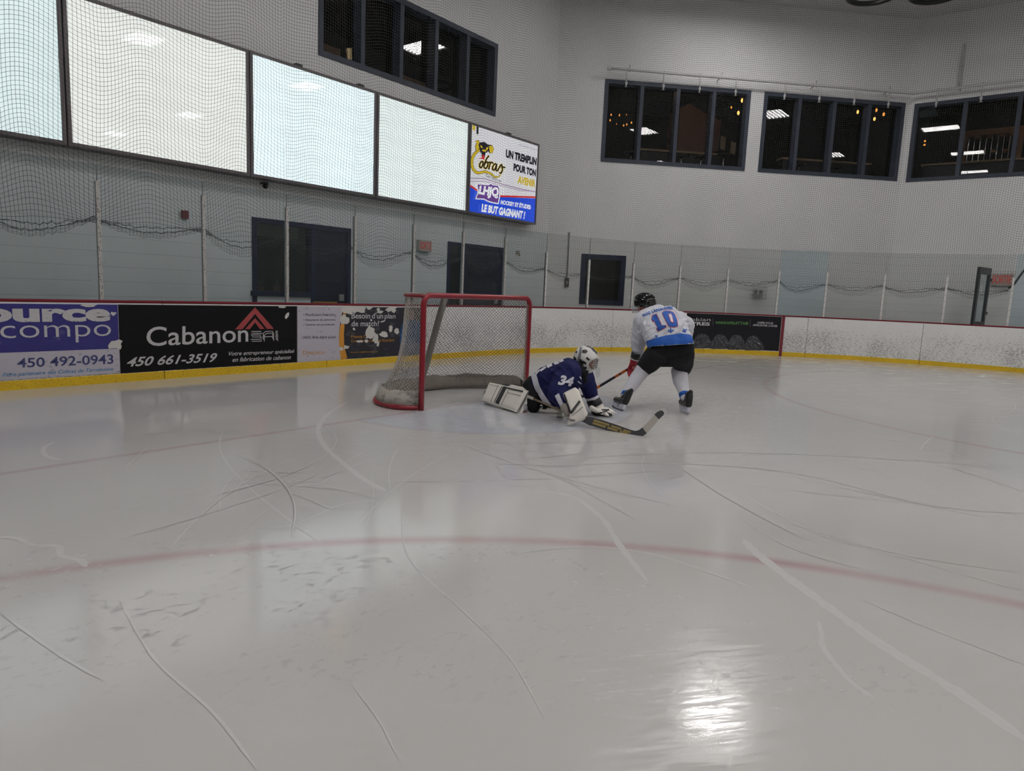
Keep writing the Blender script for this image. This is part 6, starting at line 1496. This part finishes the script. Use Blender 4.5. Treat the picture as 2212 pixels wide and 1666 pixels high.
mp([(1258, 793), (1268, 792), (1267, 796), (1259, 797)]); mp([(1268, 799), (1272, 802), (1271, 806), (1268, 803)])
b = MB()
for u in (-0.055, -0.033, -0.011, 0.011, 0.033): 
    b.tube([mc+gfd*(0.128+0.012*math.cos(s*PI/2)-0.35*(s*0.085)**2/0.085-0.02*(u < -0.04)*0)+gs*s*0.080+gu*u for s in (-1, -0.6, -0.2, 0.2, 0.6, 1)], 0.0035, 5)
for s in (-0.045, -0.015, 0.015, 0.045): b.tube([mc+gfd*(0.136-0.4*abs(s)*0.35)+gs*s+gu*u for u in (-0.075, -0.03, 0.02, 0.055)], 0.0035, 5)
b.build('cage', M_CHROME, mask, True)
o = MB().prism([(1287, 792), (1297, 795), (1296, 812), (1290, 817), (1286, 808)], lambda u, v, w_: g_(u, v, 7.50)+CF*w_, 0, 0.004).build('throat_guard', M_VIS, mask)
b = MB(); b.capsule(g_(1246, 792, 7.50), 0.062, g_(1258, 808, 7.47), 0.060); b.capsule(g_(1258, 808, 7.47), 0.055, g_(1263, 822, 7.52), 0.035); solid('neck_guard', blob(b, 0.011, 4), M_BLKC, gp)
# goalie stick
gst = empty('goalie_stick', on_ice(1385, 942), "goalie's grey and gold stick lying along the ice with its white taped blade tilted up", 'stick')
M_GSG = mat('grey stick paddle', sr(72, 72, 76), 0.4); M_GOLD = mat('gold stick print', sr(166, 146, 92), 0.45, dirt=0.4, dscale=60); M_TAN = mat('tan shaft', sr(118, 102, 84), 0.45); M_TAPE = mat('white blade tape', sr(190, 184, 176), 0.7, dirt=0.3, dscale=30)
def dd(x): return 7.36+(x-1137)*(7.07-7.36)/(1231-1137) if x < 1231 else 7.07+(x-1231)*(6.66-7.07)/(1385-1231)
slab = lambda u, v, w_: at(u, v, dd(min(u, 1385.0)) if u < 1385 else 6.66-0.0006*(u-1385))+CF*w_
def plank(name, cl, wd, th, m, off=0.0):
    """flat bar along a line of photo pixels, wd pixels wide"""
    b = MB(); o = band2d(cl, wd); n = len(cl)
    for w_ in (off-th/2, off+th/2): b.v += [tuple(slab(u, v, w_)) for u, v in o]
    N = 2*n
    for i in range(n-1): b.f.append((i, i+1, N-2-i, N-1-i)); b.f.append((N+i, N+N-1-i, N+N-2-i, N+i+1)); b.mi += [0, 0]
    for i in range(N): b.f.append((i, N+i, N+(i+1) % N, (i+1) % N)); b.mi.append(0)
    return b.build(name, m, gst)
plank('shaft', [(1137, 855.5), (1180, 873.5), (1240, 900.5)], [4.2, 4.6, 5.5], 0.022, M_TAN)
plank('butt_tape', [(1138, 855.8), (1152, 861.5)], [6.5, 6.5], 0.027, M_TAPE)
plank('paddle', [(1236, 899), (1262, 906), (1275, 910), (1300, 917), (1330, 926.5), (1358, 935.5), (1372, 938.5), (1384, 936), (1392, 930)], [7, 13, 18.5, 18.5, 17.5, 15.5, 14.5, 15, 15.5], 0.024, M_GSG)
plank('stick_blade', [(1391, 931), (1406, 915.5), (1419, 900)], [15.5, 15, 14], 0.018, M_TAPE)
plank('blade_tip', [(1418, 901), (1424, 895.5), (1430, 891.5), (1432.5, 889.5)], [14.5, 14, 11.5, 6], 0.020, M_GSG)
for a, b, off in ((1282, 1316, -3.5), (1320, 1342, -3), (1346, 1362, -2.5), (1280, 1308, 3), (1312, 1334, 3), (1338, 1356, 2.5)):
    f = lambda x: 917+(x-1300)*0.314
    plank('gold_print', [(a, f(a)+off), (b, f(b)+off)], [4.6, 4.4], 0.004, M_GOLD, -0.0135)
